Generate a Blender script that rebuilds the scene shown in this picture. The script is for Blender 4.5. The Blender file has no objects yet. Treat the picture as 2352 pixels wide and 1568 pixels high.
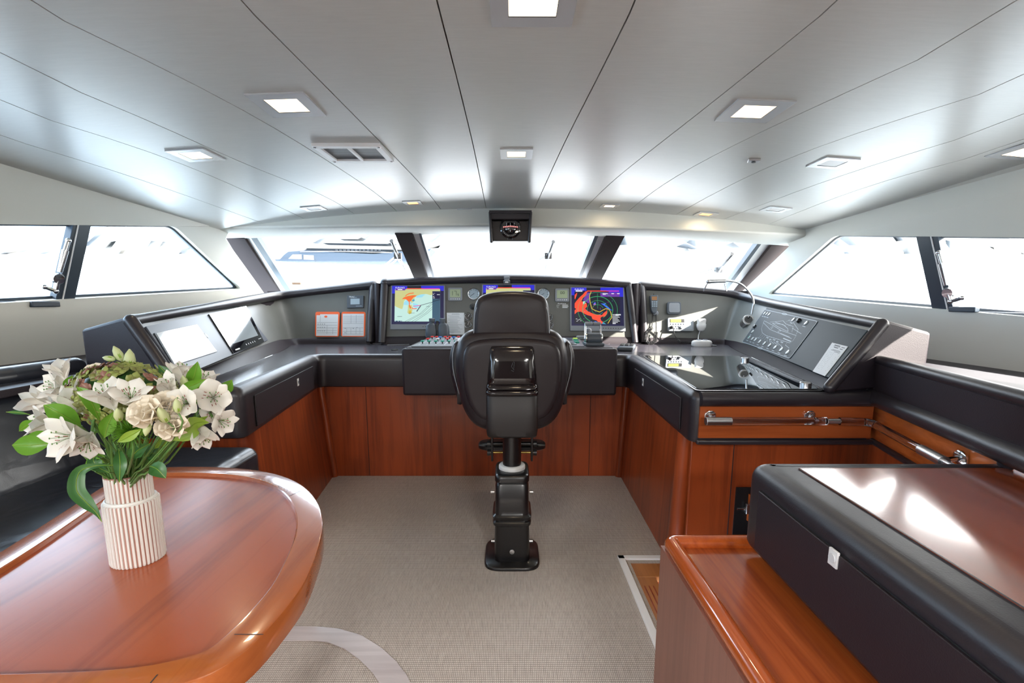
import bpy, bmesh, math, random
from mathutils import Vector, Matrix
from mathutils.geometry import tessellate_polygon
random.seed(7)
sc = bpy.context.scene
COL = sc.collection
V = Vector
# ---------------------------------------------------------------- view geometry
F, PPY, PITCH, HC = 1100.0, 867.0, math.atan(.161), 1.4
CO, SI = math.cos(PITCH), math.sin(PITCH)
def ray(u, v):
    a = (u-1176)/F; b = (PPY-v)/F
    return V((a, CO+b*SI, -SI+b*CO))
CAM = V((0, 0, HC))
def AZ(u, v, z):
    d = ray(u, v); return CAM+d*((z-HC)/d.z)
def AY(u, v, y):
    d = ray(u, v); return CAM+d*(y/d.y)
def AX(u, v, x):
    d = ray(u, v); return CAM+d*(x/d.x)
def AP(u, v, pl):
    p, n = pl; d = ray(u, v); return CAM+d*((p-CAM).dot(n)/d.dot(n))
def plane(a, b, c):
    n = (b-a).cross(c-a).normalized()
    if n.dot(CAM-a) < 0: n = -n
    return (a.copy(), n)
# ---------------------------------------------------------------- materials
def nmat(name):
    m = bpy.data.materials.new(name); m.use_nodes = True
    nt = m.node_tree; b = nt.nodes['Principled BSDF']
    return m, nt, b
def N(nt, t, **k):
    n = nt.nodes.new(t)
    for a, v in k.items():
        if a in n.inputs: n.inputs[a].default_value = v
        else: setattr(n, a, v)
    return n
def c4(c): return (c[0], c[1], c[2], 1)
def pm(name, col, rough=.5, metal=0, coat=0, spec=.5, bump=0, bscale=200, emit=None, estr=0, var=0, sheen=0, bdist=.002, croug=.05):
    m, nt, b = nmat(name)
    b.inputs['Base Color'].default_value = c4(col); b.inputs['Roughness'].default_value = rough
    b.inputs['Metallic'].default_value = metal; b.inputs['Coat Weight'].default_value = coat
    b.inputs['Coat Roughness'].default_value = croug
    b.inputs['Specular IOR Level'].default_value = spec; b.inputs['Sheen Weight'].default_value = sheen
    tc = N(nt, 'ShaderNodeTexCoord')
    if var:
        no = N(nt, 'ShaderNodeTexNoise', Scale=6.0, Detail=5.0)
        nt.links.new(tc.outputs['Object'], no.inputs['Vector'])
        mx = N(nt, 'ShaderNodeMix', data_type='RGBA')
        mx.inputs[6].default_value = c4([x*(1-var) for x in col]); mx.inputs[7].default_value = c4([min(1, x*(1+var)) for x in col])
        nt.links.new(no.outputs[0], mx.inputs[0]); nt.links.new(mx.outputs[2], b.inputs['Base Color'])
    if bump:
        no = N(nt, 'ShaderNodeTexVoronoi', Scale=float(bscale))
        nt.links.new(tc.outputs['Object'], no.inputs['Vector'])
        bu = N(nt, 'ShaderNodeBump', Strength=bump, Distance=bdist)
        nt.links.new(no.outputs[0], bu.inputs['Height']); nt.links.new(bu.outputs[0], b.inputs['Normal'])
    if emit:
        b.inputs['Emission Color'].default_value = c4(emit); b.inputs['Emission Strength'].default_value = estr
    return m
def wood(name, c1, c2, axis='z', rough=.3, coat=.5, croug=.08, scale=1.0, cmid=.5):
    m, nt, b = nmat(name)
    tc = N(nt, 'ShaderNodeTexCoord'); mp = N(nt, 'ShaderNodeMapping')
    s = {'x': (1.2, 22, 22), 'y': (22, 1.2, 22), 'z': (22, 22, 1.2)}[axis]
    mp.inputs['Scale'].default_value = [q*scale for q in s]
    nt.links.new(tc.outputs['Object'], mp.inputs['Vector'])
    no = N(nt, 'ShaderNodeTexNoise', Scale=1.0, Detail=8.0, Roughness=.62, Distortion=.35)
    nt.links.new(mp.outputs[0], no.inputs['Vector'])
    no2 = N(nt, 'ShaderNodeTexNoise', Scale=.12, Detail=2.0)
    nt.links.new(mp.outputs[0], no2.inputs['Vector'])
    ad = N(nt, 'ShaderNodeMath', operation='MULTIPLY_ADD'); ad.inputs[1].default_value = .8; 
    nt.links.new(no2.outputs[0], ad.inputs[0]); nt.links.new(no.outputs[0], ad.inputs[2])
    cr = N(nt, 'ShaderNodeValToRGB')
    cr.color_ramp.elements[0].position = .62; cr.color_ramp.elements[0].color = c4(c1)
    cr.color_ramp.elements[1].position = 1.12 if False else 1.0; cr.color_ramp.elements[1].color = c4(c2)
    nt.links.new(ad.outputs[0], cr.inputs[0]); nt.links.new(cr.outputs[0], b.inputs['Base Color'])
    b.inputs['Roughness'].default_value = rough; b.inputs['Coat Weight'].default_value = coat
    b.inputs['Coat Roughness'].default_value = croug
    if coat < .9:
        bu = N(nt, 'ShaderNodeBump', Strength=.06, Distance=.001)
        nt.links.new(no.outputs[0], bu.inputs['Height']); nt.links.new(bu.outputs[0], b.inputs['Normal'])
    return m
def leather(name, col, rough=.38, fold=0, spec=.6):
    m, nt, b = nmat(name)
    b.inputs['Base Color'].default_value = c4(col); b.inputs['Roughness'].default_value = rough
    b.inputs['Specular IOR Level'].default_value = spec
    tc = N(nt, 'ShaderNodeTexCoord')
    vo = N(nt, 'ShaderNodeTexVoronoi', Scale=260.0); nt.links.new(tc.outputs['Object'], vo.inputs['Vector'])
    bu = N(nt, 'ShaderNodeBump', Strength=.12, Distance=.001)
    nt.links.new(vo.outputs[0], bu.inputs['Height'])
    no = N(nt, 'ShaderNodeTexNoise', Scale=5.0, Detail=2.0, Roughness=.5, Distortion=.8); nt.links.new(tc.outputs['Object'], no.inputs['Vector'])
    b2 = N(nt, 'ShaderNodeBump', Strength=.25 if not fold else .7, Distance=.004 if not fold else .012)
    nt.links.new(no.outputs[0], b2.inputs['Height']); nt.links.new(bu.outputs[0], b2.inputs['Normal'])
    nt.links.new(b2.outputs[0], b.inputs['Normal'])
    return m
M = {}
M['leather'] = leather('dark_leather', (.018, .015, .020))
M['leather_sofa'] = leather('sofa_leather', (.014, .018, .028), .30, 1, .9)
M['leather_seat'] = leather('helm_seat_leather', (.015, .0105, .013), .38, spec=.35)
M['fascia'] = pm('fascia_vinyl', (.019, .014, .019), .5, spec=.35, bump=.15, bscale=300)
M['dash'] = pm('dash_grey', (.105, .108, .10), .42, bump=.1, bscale=400, var=.1)
M['panel_dark'] = pm('panel_charcoal', (.030, .042, .052), .55, spec=.12, bump=.08, bscale=400)
M['panel_pale'] = pm('panel_silver_blue', (.085, .10, .13), .38, spec=.4)
M['worktop'] = pm('worktop_laminate', (.048, .045, .056), .24, var=.15)
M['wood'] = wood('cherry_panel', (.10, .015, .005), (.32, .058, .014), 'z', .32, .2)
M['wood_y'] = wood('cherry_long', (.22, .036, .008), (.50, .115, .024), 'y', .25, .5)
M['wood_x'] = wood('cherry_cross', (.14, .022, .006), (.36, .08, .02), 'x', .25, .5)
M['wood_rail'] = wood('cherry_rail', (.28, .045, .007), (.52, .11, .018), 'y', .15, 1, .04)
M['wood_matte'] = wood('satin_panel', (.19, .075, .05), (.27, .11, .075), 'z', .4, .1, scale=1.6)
M['wood_table'] = wood('table_veneer', (.16, .028, .010), (.36, .080, .026), 'y', .27, .12, .14)
M['wood_table'].node_tree.nodes['Principled BSDF'].inputs['Specular IOR Level'].default_value = .38
M['wood_edge'] = wood('table_edge', (.22, .045, .012), (.40, .11, .028), 'y', .2, .9, .05)
M['wood_gloss'] = wood('counter_inlay', (.16, .025, .01), (.32, .07, .024), 'y', .22, 1, .10)
M['wood_gloss'].node_tree.nodes['Principled BSDF'].inputs['Coat IOR'].default_value = 1.9; M['wood_gloss'].node_tree.nodes['Noise Texture'].inputs['Distortion'].default_value = .05; M['wood_gloss'].node_tree.nodes['Noise Texture'].inputs['Detail'].default_value = 4; M['wood_gloss'].node_tree.nodes['Principled BSDF'].inputs['Specular IOR Level'].default_value = 1
M['teak'] = wood('teak_tread', (.26, .085, .02), (.50, .20, .06), 'y', .4, .2)
M['cream'] = pm('cream_lining', (.70, .71, .655), .5, bump=.06, bscale=500, sheen=.1)
M['white_trim'] = pm('white_trim', (.9, .91, .92), .3)
M['pillar'] = pm('pillar_dark', (.038, .028, .028), .7, spec=.1)
M['frame_dark'] = pm('frame_slate', (.03, .045, .065), .35)
M['steel'] = pm('chrome', (.75, .76, .78), .12, 1)
M['brushed'] = pm('brushed_steel', (.62, .62, .63), .3, 1)
M['black'] = pm('black_plastic', (.012, .012, .013), .3)
M['black_matte'] = pm('black_matte', (.014, .014, .015), .6)
M['black_gloss'] = pm('black_gloss', (.010, .009, .011), .12, coat=.8)
M['powder'] = pm('powder_black', (.006, .006, .007), .3, coat=.2)
M['seatback'] = pm('seat_shell_gloss', (.010, .007, .008), .12, coat=.5, spec=.4)
M['seatback2'] = pm('seat_shell_satin', (.014, .011, .011), .45, spec=.4, bump=.05, bscale=400)
M['nylon'] = pm('nylon_collar', (.62, .63, .64), .4)
M['grey_plastic'] = pm('grey_plastic', (.20, .22, .25), .4)
M['mid_plastic'] = pm('slate_plastic', (.06, .075, .095), .42)
M['white'] = pm('white_plastic', (.72, .72, .72), .35)
M['paper'] = pm('paper', (.66, .69, .72), .6)
M['ink'] = pm('ink', (.07, .08, .10), .6)
M['ink_pale'] = pm('ink_pale', (.30, .33, .37), .6)
M['orange'] = pm('orange_card', (.85, .12, .015), .4)
M['red'] = pm('red_cap', (.65, .02, .02), .3)
M['blue'] = pm('blue_cap', (.03, .15, .55), .3)
M['green'] = pm('green_cap', (.0, .30, .20), .3)
M['lcd'] = pm('lcd', (.26, .31, .21), .2, emit=(.55, .66, .42), estr=.10)
M['lcd_grey'] = pm('lcd_grey', (.32, .40, .46), .2)
M['lcd_ink'] = pm('lcd_ink', (.04, .06, .04), .5)
M['lcd_yellow'] = pm('lcd_yellow', (.3, .4, .03), .3, emit=(.55, .75, .08), estr=.5)
M['lcd_amber'] = pm('lcd_amber', (.25, .12, .05), .3)
M['dial'] = pm('dial_face', (.02, .025, .03), .25)
M['white_mark'] = pm('white_mark', (.75, .78, .8), .5)
M['line_mark'] = pm('line_mark', (.22, .28, .33), .5)
M['glass_black'] = pm('black_glass', (.006, .007, .012), .02, spec=.9, coat=1, croug=.01)
M['button_rim'] = pm('button_rim', (.62, .68, .72), .3)
M['button_mid'] = pm('button_mid', (.40, .45, .45), .3)
def em(name, col, s=1.0):
    m = pm(name, (0, 0, 0), .3, emit=col, estr=s); return m
M['e_black'] = em('screen_black', (.004, .006, .02)); M['e_navy'] = em('screen_navy', (.004, .004, .05))
M['e_blue'] = em('screen_blue', (.02, .02, .62)); M['e_land'] = em('screen_land', (.55, .56, .24))
M['e_sea'] = em('screen_sea', (.50, .74, .68)); M['e_sea2'] = em('screen_shallow', (.30, .66, .80))
M['e_red'] = em('screen_red', (.95, .07, .03)); M['e_orange'] = em('screen_orange', (.85, .14, .02))
M['e_mag'] = em('screen_magenta', (.8, .03, .35)); M['e_purple'] = em('screen_purple', (.14, .03, .35))
M['e_side'] = em('screen_side', (.03, .09, .15)); M['e_white'] = em('screen_white', (.8, .82, .85))
M['e_green'] = em('screen_green', (.03, .35, .12)); M['e_yellow'] = em('screen_yellow', (.6, .45, .05))
M['e_teal'] = em('screen_teal', (.05, .30, .5)); M['e_bluemark'] = em('screen_bluemark', (.03, .15, .85))
M['e_line'] = em('screen_line', (.08, .12, .14)); M['e_pale'] = em('screen_pale', (.45, .75, .66))
M['lamp_hot'] = em('lamp_warm_bright', (1, .80, .55), 3.0); M['lamp_amber'] = em('lamp_amber', (1, .5, .2), 1.7)
M['compass_red'] = em('compass_red_card', (1, .35, .33), 1.0)
M['acrylic'] = None
M['petal'] = None
def tmat(name, col, tr, rough=.4):
    m, nt, b = nmat(name)
    b.inputs['Base Color'].default_value = c4(col); b.inputs['Roughness'].default_value = rough
    t = N(nt, 'ShaderNodeBsdfTranslucent'); t.inputs[0].default_value = c4(col)
    mx = N(nt, 'ShaderNodeMixShader'); mx.inputs[0].default_value = tr
    nt.links.new(b.outputs[0], mx.inputs[1]); nt.links.new(t.outputs[0], mx.inputs[2])
    nt.links.new(mx.outputs[0], nt.nodes['Material Output'].inputs[0]); return m
M['petal'] = tmat('petal_white', (.86, .84, .78), .3); M['petal_cream'] = tmat('petal_cream', (.86, .78, .64), .3)
M['petal_streak'] = tmat('petal_streak', (.30, .10, .08), .1)
M['leaf'] = tmat('leaf_green', (.14, .34, .03), .35, .35); M['leaf_dark'] = tmat('leaf_dark', (.05, .16, .04), .25, .35)
M['leaf_lime'] = tmat('leaf_lime', (.30, .46, .06), .35, .35); M['stem'] = pm('stem', (.10, .22, .05), .5)
M['hyd'] = tmat('hydrangea_green', (.32, .37, .10), .25); M['hyd2'] = tmat('hydrangea_olive', (.22, .23, .07), .25)
M['hyd3'] = tmat('hydrangea_pink', (.30, .14, .10), .25); M['bud'] = tmat('bud', (.62, .68, .36), .25)
M['glaze'] = pm('vase_glaze', (.70, .68, .64), .35, var=.08); M['clay'] = pm('vase_clay', (.40, .20, .16), .6, var=.2)
def glassmat(name, fr=.04, tint=(1, 1, 1)):
    m, nt, b = nmat(name); nt.nodes.remove(b)
    t = N(nt, 'ShaderNodeBsdfTransparent'); t.inputs[0].default_value = c4(tint)
    g = N(nt, 'ShaderNodeBsdfGlossy', Roughness=.02); lw = N(nt, 'ShaderNodeLayerWeight', Blend=.5); pw = N(nt, 'ShaderNodeMath', operation='POWER'); pw.inputs[1].default_value = 5; nt.links.new(lw.outputs['Facing'], pw.inputs[0])
    f = N(nt, 'ShaderNodeMath', operation='MULTIPLY_ADD'); f.inputs[1].default_value = .5; f.inputs[2].default_value = .02; nt.links.new(pw.outputs[0], f.inputs[0])
    mx = N(nt, 'ShaderNodeMixShader'); nt.links.new(f.outputs[0], mx.inputs[0])
    nt.links.new(t.outputs[0], mx.inputs[1]); nt.links.new(g.outputs[0], mx.inputs[2])
    nt.links.new(mx.outputs[0], nt.nodes['Material Output'].inputs[0]); return m
M['glass'] = glassmat('window_glass')
m, nt, b = nmat('acrylic'); b.inputs['Transmission Weight'].default_value = 1; b.inputs['Roughness'].default_value = .03; b.inputs['IOR'].default_value = 1.45
M['acrylic'] = m
# ceiling: satin cloth with fine cross brushing
m, nt, b = nmat('ceiling_satin'); tc = N(nt, 'ShaderNodeTexCoord'); mp = N(nt, 'ShaderNodeMapping'); mp.inputs['Scale'].default_value = (6, 60, 6)
no = N(nt, 'ShaderNodeTexNoise', Scale=2.0, Detail=6.0, Roughness=.6); nt.links.new(tc.outputs['Object'], mp.inputs[0]); nt.links.new(mp.outputs[0], no.inputs['Vector'])
mx = N(nt, 'ShaderNodeMix', data_type='RGBA'); mx.inputs[6].default_value = (.50, .51, .49, 1); mx.inputs[7].default_value = (.60, .61, .585, 1)
nt.links.new(no.outputs[0], mx.inputs[0]); nt.links.new(mx.outputs[2], b.inputs['Base Color'])
b.inputs['Roughness'].default_value = .30; b.inputs['Specular IOR Level'].default_value = .7
bu = N(nt, 'ShaderNodeBump', Strength=.08, Distance=.002); nt.links.new(no.outputs[0], bu.inputs['Height']); nt.links.new(bu.outputs[0], b.inputs['Normal'])
M['ceiling'] = m
# carpet: woven herringbone-like grid
m, nt, b = nmat('woven_carpet'); tc = N(nt, 'ShaderNodeTexCoord')
w1 = N(nt, 'ShaderNodeTexWave', Scale=44.0, Distortion=1.4, Detail=1.0); w1.bands_direction = 'X'; w1.inputs['Detail Scale'].default_value = 14
w2 = N(nt, 'ShaderNodeTexWave', Scale=30.0, Distortion=1.0, Detail=1.0); w2.bands_direction = 'Y'; w2.inputs['Detail Scale'].default_value = 14
for w in (w1, w2): nt.links.new(tc.outputs['Object'], w.inputs['Vector'])
mu = N(nt, 'ShaderNodeMath', operation='MULTIPLY'); nt.links.new(w1.outputs['Fac'], mu.inputs[0]); nt.links.new(w2.outputs['Fac'], mu.inputs[1])
no = N(nt, 'ShaderNodeTexNoise', Scale=60.0, Detail=3.0); mp = N(nt, 'ShaderNodeMapping'); mp.inputs['Scale'].default_value = (2.2, .25, 1)
nt.links.new(tc.outputs['Object'], mp.inputs[0]); nt.links.new(mp.outputs[0], no.inputs['Vector'])
ad = N(nt, 'ShaderNodeMath', operation='MULTIPLY_ADD'); ad.inputs[1].default_value = .5; nt.links.new(no.outputs[0], ad.inputs[0]); nt.links.new(mu.outputs[0], ad.inputs[2])
cr = N(nt, 'ShaderNodeValToRGB'); cr.color_ramp.elements[0].position = .15; cr.color_ramp.elements[0].color = (.27, .235, .21, 1)
cr.color_ramp.elements[1].position = .85; cr.color_ramp.elements[1].color = (.72, .655, .60, 1)
nt.links.new(ad.outputs[0], cr.inputs[0]); nt.links.new(cr.outputs[0], b.inputs['Base Color']); b.inputs['Roughness'].default_value = .75
bu = N(nt, 'ShaderNodeBump', Strength=.4, Distance=.003); nt.links.new(mu.outputs[0], bu.inputs['Height']); nt.links.new(bu.outputs[0], b.inputs['Normal'])
M['carpet'] = m
M['inlay'] = wood('pale_floor_inlay', (.42, .36, .36), (.60, .54, .54), 'x', .4, .2)
M['sea'] = pm('sea_water', (.35, .42, .46), .35, spec=.8, bump=.5, bscale=.4, bdist=.3)
M['hill'] = pm('hill_scrub', (.070, .075, .078), .9, var=.35)
M['hill'].node_tree.nodes['Noise Texture'].inputs['Scale'].default_value = .12
M['hull'] = pm('yacht_hull', (.030, .042, .060), .4, spec=.1); M['yacht_white'] = pm('yacht_white', (.10, .105, .11), .5, spec=.1); M['yacht_dark'] = pm('yacht_glass', (.020, .025, .032), .4, spec=.1)
# ---------------------------------------------------------------- mesh builder
class MB:
    def __init__(s): s.v = []; s.f = []; s.m = []; s.k = 0
    def add(s, vs, fs):
        o = len(s.v); s.v += [V(p) for p in vs]
        for f in fs: s.f.append([o+i for i in f]); s.m.append(s.k)
        return s
    def mat(s, k): s.k = k; return s
    def poly(s, pts): return s.add(pts, [list(range(len(pts)))])
    def ngon(s, pts, holes=()):
        allp = [list(map(V, pts))]+[list(map(V, h)) for h in holes]
        t = tessellate_polygon(allp); flat = [p for l in allp for p in l]
        return s.add(flat, [list(x) for x in t])
    def prism(s, pts, d):
        """closed outline extruded along d"""
        n = len(pts); d = V(d); a = [V(p) for p in pts]; b = [p+d for p in a]
        t = tessellate_polygon([a])
        return s.add(a+b, [list(x)[::-1] for x in t]+[[i+n for i in x] for x in t]+[[i, (i+1) % n, n+(i+1) % n, n+i] for i in range(n)])
    def slab(s, q, n, t0, t1):
        return s.prism([V(p)+n*t0 for p in q], n*(t1-t0))
    def box(s, c, sz, rot=None):
        c = V(c); h = [x/2 for x in sz]
        p = [V((x*h[0], y*h[1], z*h[2])) for z in (-1, 1) for x, y in ((-1, -1), (1, -1), (1, 1), (-1, 1))]
        if rot is not None: p = [rot @ q for q in p]
        return s.add([c+q for q in p], [[3, 2, 1, 0], [4, 5, 6, 7], [0, 1, 5, 4], [1, 2, 6, 5], [2, 3, 7, 6], [3, 0, 4, 7]])
    def loft(s, rings, cap=True, closed=False):
        n = len(rings[0]); vs = [p for r in rings for p in r]; fs = []
        R = len(rings)
        for i in range(R if closed else R-1):
            j = (i+1) % R
            for k in range(n): fs.append([i*n+k, i*n+(k+1) % n, j*n+(k+1) % n, j*n+k])
        if cap and not closed: fs += [list(range(n))[::-1], [(R-1)*n+k for k in range(n)]]
        return s.add(vs, fs)
    def tube(s, pts, r, seg=12, cap=True, closed=False, flat=1.0, up=None):
        pts = [V(p) for p in pts]; n = len(pts); rings = []
        if not hasattr(r, '__len__'): r = [r]*n
        prev = V(up) if up is not None else None
        for i, p in enumerate(pts):
            if closed: t = pts[(i+1) % n]-pts[i-1]
            else: t = pts[min(i+1, n-1)]-pts[max(i-1, 0)]
            t = t.normalized()
            if prev is None: prev = V((0, 0, 1)) if abs(t.z) < .9 else V((1, 0, 0))
            x = prev-t*prev.dot(t)
            if x.length < 1e-5: x = t.orthogonal()
            x.normalize(); prev = x; y = t.cross(x)
            rings.append([p+(x*math.cos(a)*flat+y*math.sin(a))*r[i] for a in [2*math.pi*k/seg for k in range(seg)]])
        return s.loft(rings, cap, closed)
    def lathe(s, prof, o=(0, 0, 0), ax=(0, 0, 1), seg=24, cap=True):
        o = V(o); ax = V(ax).normalized(); x = ax.orthogonal().normalized(); y = ax.cross(x)
        return s.loft([[o+ax*h+(x*math.cos(a)+y*math.sin(a))*max(r, 1e-5) for a in [2*math.pi*k/seg for k in range(seg)]] for r, h in prof], cap)
    def cyl(s, a, b, r, seg=16): return s.tube([a, b], r, seg)
    def sph(s, c, r, seg=16):
        rr = r if hasattr(r, '__len__') else (r, r, r); c = V(c)
        rings = [[c+V((rr[0]*math.sin(t)*math.cos(a), rr[1]*math.sin(t)*math.sin(a), rr[2]*math.cos(t))) for a in [2*math.pi*k/seg for k in range(seg)]] for t in [max(.01, min(math.pi-.01, math.pi*i/(seg//2))) for i in range(seg//2+1)]]
        return s.loft(rings[::-1])
def sring(cx, cy, z, hx, hy, e=3.0, n=32):
    out = []
    for k in range(n):
        a = 2*math.pi*k/n; c, q = math.cos(a), math.sin(a)
        out.append(V((cx+hx*math.copysign(abs(c)**(2/e), c), cy+hy*math.copysign(abs(q)**(2/e), q), z)))
    return out
def wloc(o):
    p = V((0, 0, 0))
    while o: p += o.location; o = o.parent
    return p
def put(name, mb, mats, parent=None, bevel=0, sub=0, smooth=35, seg=2, label=None, recalc=True):
    me = bpy.data.meshes.new(name)
    off = wloc(parent) if parent else V((0, 0, 0))
    me.from_pydata([p-off for p in mb.v], [], mb.f)
    if not isinstance(mats, (list, tuple)): mats = [mats]
    for m in mats: me.materials.append(M[m] if isinstance(m, str) else m)
    if len(mats) > 1: me.polygons.foreach_set('material_index', mb.m)
    me.validate(); me.update()
    if recalc:
        bm = bmesh.new(); bm.from_mesh(me); bmesh.ops.remove_doubles(bm, verts=bm.verts, dist=2e-6); bmesh.ops.recalc_face_normals(bm, faces=bm.faces); bm.to_mesh(me); bm.free()
    me.shade_smooth(); me.set_sharp_from_angle(angle=math.radians(smooth))
    o = bpy.data.objects.new(name, me); COL.objects.link(o); o.parent = parent
    if bevel:
        md = o.modifiers.new('bevel', 'BEVEL'); md.width = bevel; md.segments = seg; md.limit_method = 'ANGLE'; md.angle_limit = math.radians(30)
        me.set_sharp_from_angle(angle=math.radians(60 if smooth < 60 else smooth))
    if sub:
        md = o.modifiers.new('sub', 'SUBSURF'); md.levels = sub; md.render_levels = sub
    if label: o['label'] = label
    return o
def thing(name, label, cat, loc=(0, 0, 0), group=None):
    o = bpy.data.objects.new(name, None); COL.objects.link(o); o.location = loc; o.empty_display_size = .05
    o['label'] = label; o['category'] = cat
    if group: o['group'] = group
    return o
def tag(o, label, cat, group=None):
    o['label'] = label; o['category'] = cat
    if group: o['group'] = group
    return o
def struct(o): o['kind'] = 'structure'; return o
def quad(px, pl): return [AP(u, v, pl) for u, v in px]
def bil(q, s, t):
    """q = TL,TR,BR,BL ; s right, t down"""
    return (q[0]*(1-s)+q[1]*s)*(1-t)+(q[3]*(1-s)+q[2]*s)*t
def sub(q, s0, t0, s1, t1): return [bil(q, s0, t0), bil(q, s1, t0), bil(q, s1, t1), bil(q, s0, t1)]
def grow(q, d):
    c = sum(q, V())/len(q); return [c+(p-c)*(1+d/(p-c).length) for p in q]
def disc(c, n, r, seg=20):
    x = n.orthogonal().normalized(); y = n.cross(x); return [c+(x*math.cos(a)+y*math.sin(a))*r for a in [2*math.pi*k/seg for k in range(seg)]]
def strip(mb, pts, w, n, h):
    """thin line mark following pts on a surface with normal n, raised by h"""
    for a, b in zip(pts, pts[1:]):
        d = (b-a); s = n.cross(d).normalized()*w/2
        mb.poly([a-s+n*h, b-s+n*h, b+s+n*h, a+s+n*h])
def rq(q, r, k=5):
    """rounded version of a convex polygon"""
    out = []; n = len(q)
    for i in range(n):
        a, b, c = q[i-1], q[i], q[(i+1) % n]
        p0 = b+(a-b).normalized()*min(r, (a-b).length*.45); p1 = b+(c-b).normalized()*min(r, (c-b).length*.45)
        for j in range(k+1):
            t = j/k; out.append(p0*(1-t)**2+b*2*t*(1-t)+p1*t*t)
    return out
def text(s, o, xdir, ydir, n, size, h):
    """flat letters as a mesh builder: origin o (lower left)"""
    cu = bpy.data.curves.new('txt', 'FONT'); cu.body = s; cu.size = size
    ob = bpy.data.objects.new('txt', cu); COL.objects.link(ob); bpy.context.view_layer.update()
    me = bpy.data.meshes.new_from_object(ob.evaluated_get(bpy.context.evaluated_depsgraph_get()))
    vs = [o+xdir*v.co.x+ydir*v.co.y+n*h for v in me.vertices]; fs = [list(p.vertices) for p in me.polygons]
    bpy.data.objects.remove(ob); bpy.data.curves.remove(cu); bpy.data.meshes.remove(me)
    return vs, fs
SKY, SUN, SUND, LAMP, FILL, EXPO = 12.0, 40.0, (1, -.6, .52), .6, 78, .13
# ================================================================= SETTING
# ---- floor with a stairwell opening
SW = (.64, 1.50, 1.62, 2.40)      # stairwell x0,y0,x1,y1
fl = MB(); z0, z1 = -.06, 0
for x0, y0, x1, y1 in ((-3, -5, SW[0], 5.2), (SW[0], -5, 3, SW[1]), (SW[0], SW[3], 3, 5.2), (SW[2], SW[1], 3, SW[3])):
    fl.box(((x0+x1)/2, (y0+y1)/2, -.03), (x1-x0, y1-y0, .06))
struct(put('floor', fl, 'carpet'))
# pale strip round the stairwell
st = MB(); st.box((.60, 1.975, .004), (.035, .97, .012)); st.box((1.0, 2.443, .004), (.835, .035, .012))
struct(put('trim_1', st, 'white_trim', bevel=.002))
# stairs going down to starboard
sd = thing('stairs', 'teak stair treads with grooves going down beside the helm wing', 'stairs', (1.1, 1.95, 0))
t = MB(); t.box((.685, 1.886, -.018), (.105, .766, .03)); t.box((1.0, 2.335, -.018), (.74, .13, .03))
tr = put('tread', t, 'teak', sd, bevel=.004)
t = MB()
for i in range(3): t.box((.660+i*.022, 1.86, -.0025), (.006, .66, .002))
put('grooves', t, 'wood', tr)
for i in range(1, 4):
    t = MB(); t.box((.84+i*.22, 1.95, -.035-.2*i), (.26, .88, .03)); put('tread', t, 'teak', sd, bevel=.006)
    t = MB(); t.box((.83+i*.24-.11, 1.95, -.13-.2*(i-1)), (.015, .88, .17)); put('riser', t, 'wood', sd)
t = MB()
t.box((1.12, 1.505, -.48), (.98, .012, .84)); t.box((1.12, 2.395, -.48), (.98, .012, .84)); t.box((1.615, 1.95, -.48), (.012, .9, .84)); t.box((1.12, 1.95, -.92), (1.0, .9, .03))
struct(put('wall_stairwell', t, 'wood'))
# ---- curved pale inlay in the floor
ip = MB()
def bez(p, n=14):
    return p
outer = [(600, 1439), (660, 1439), (725, 1440), (780, 1445), (830, 1460), (875, 1488), (910, 1520), (935, 1553), (950, 1585)]
inner = [(600, 1472), (660, 1472), (715, 1472), (750, 1475), (790, 1490), (825, 1515), (855, 1545), (875, 1575), (890, 1600)]
O = [AZ(u, v, 0) for u, v in outer]; I = [AZ(u, v, 0) for u, v in inner]
O.append(V((O[-1].x+.02, .6, 0))); I.append(V((I[-1].x+.02, .6, 0)))
O.insert(0, V((-2.0, O[0].y, 0))); I.insert(0, V((-2.0, I[0].y, 0)))
for a, b, c, d in zip(O, O[1:], I[1:], I): ip.prism([V((p.x, p.y, .001)) for p in (a, b, c, d)], (0, 0, .003))
struct(put('trim_2', ip, 'inlay'))
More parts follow.
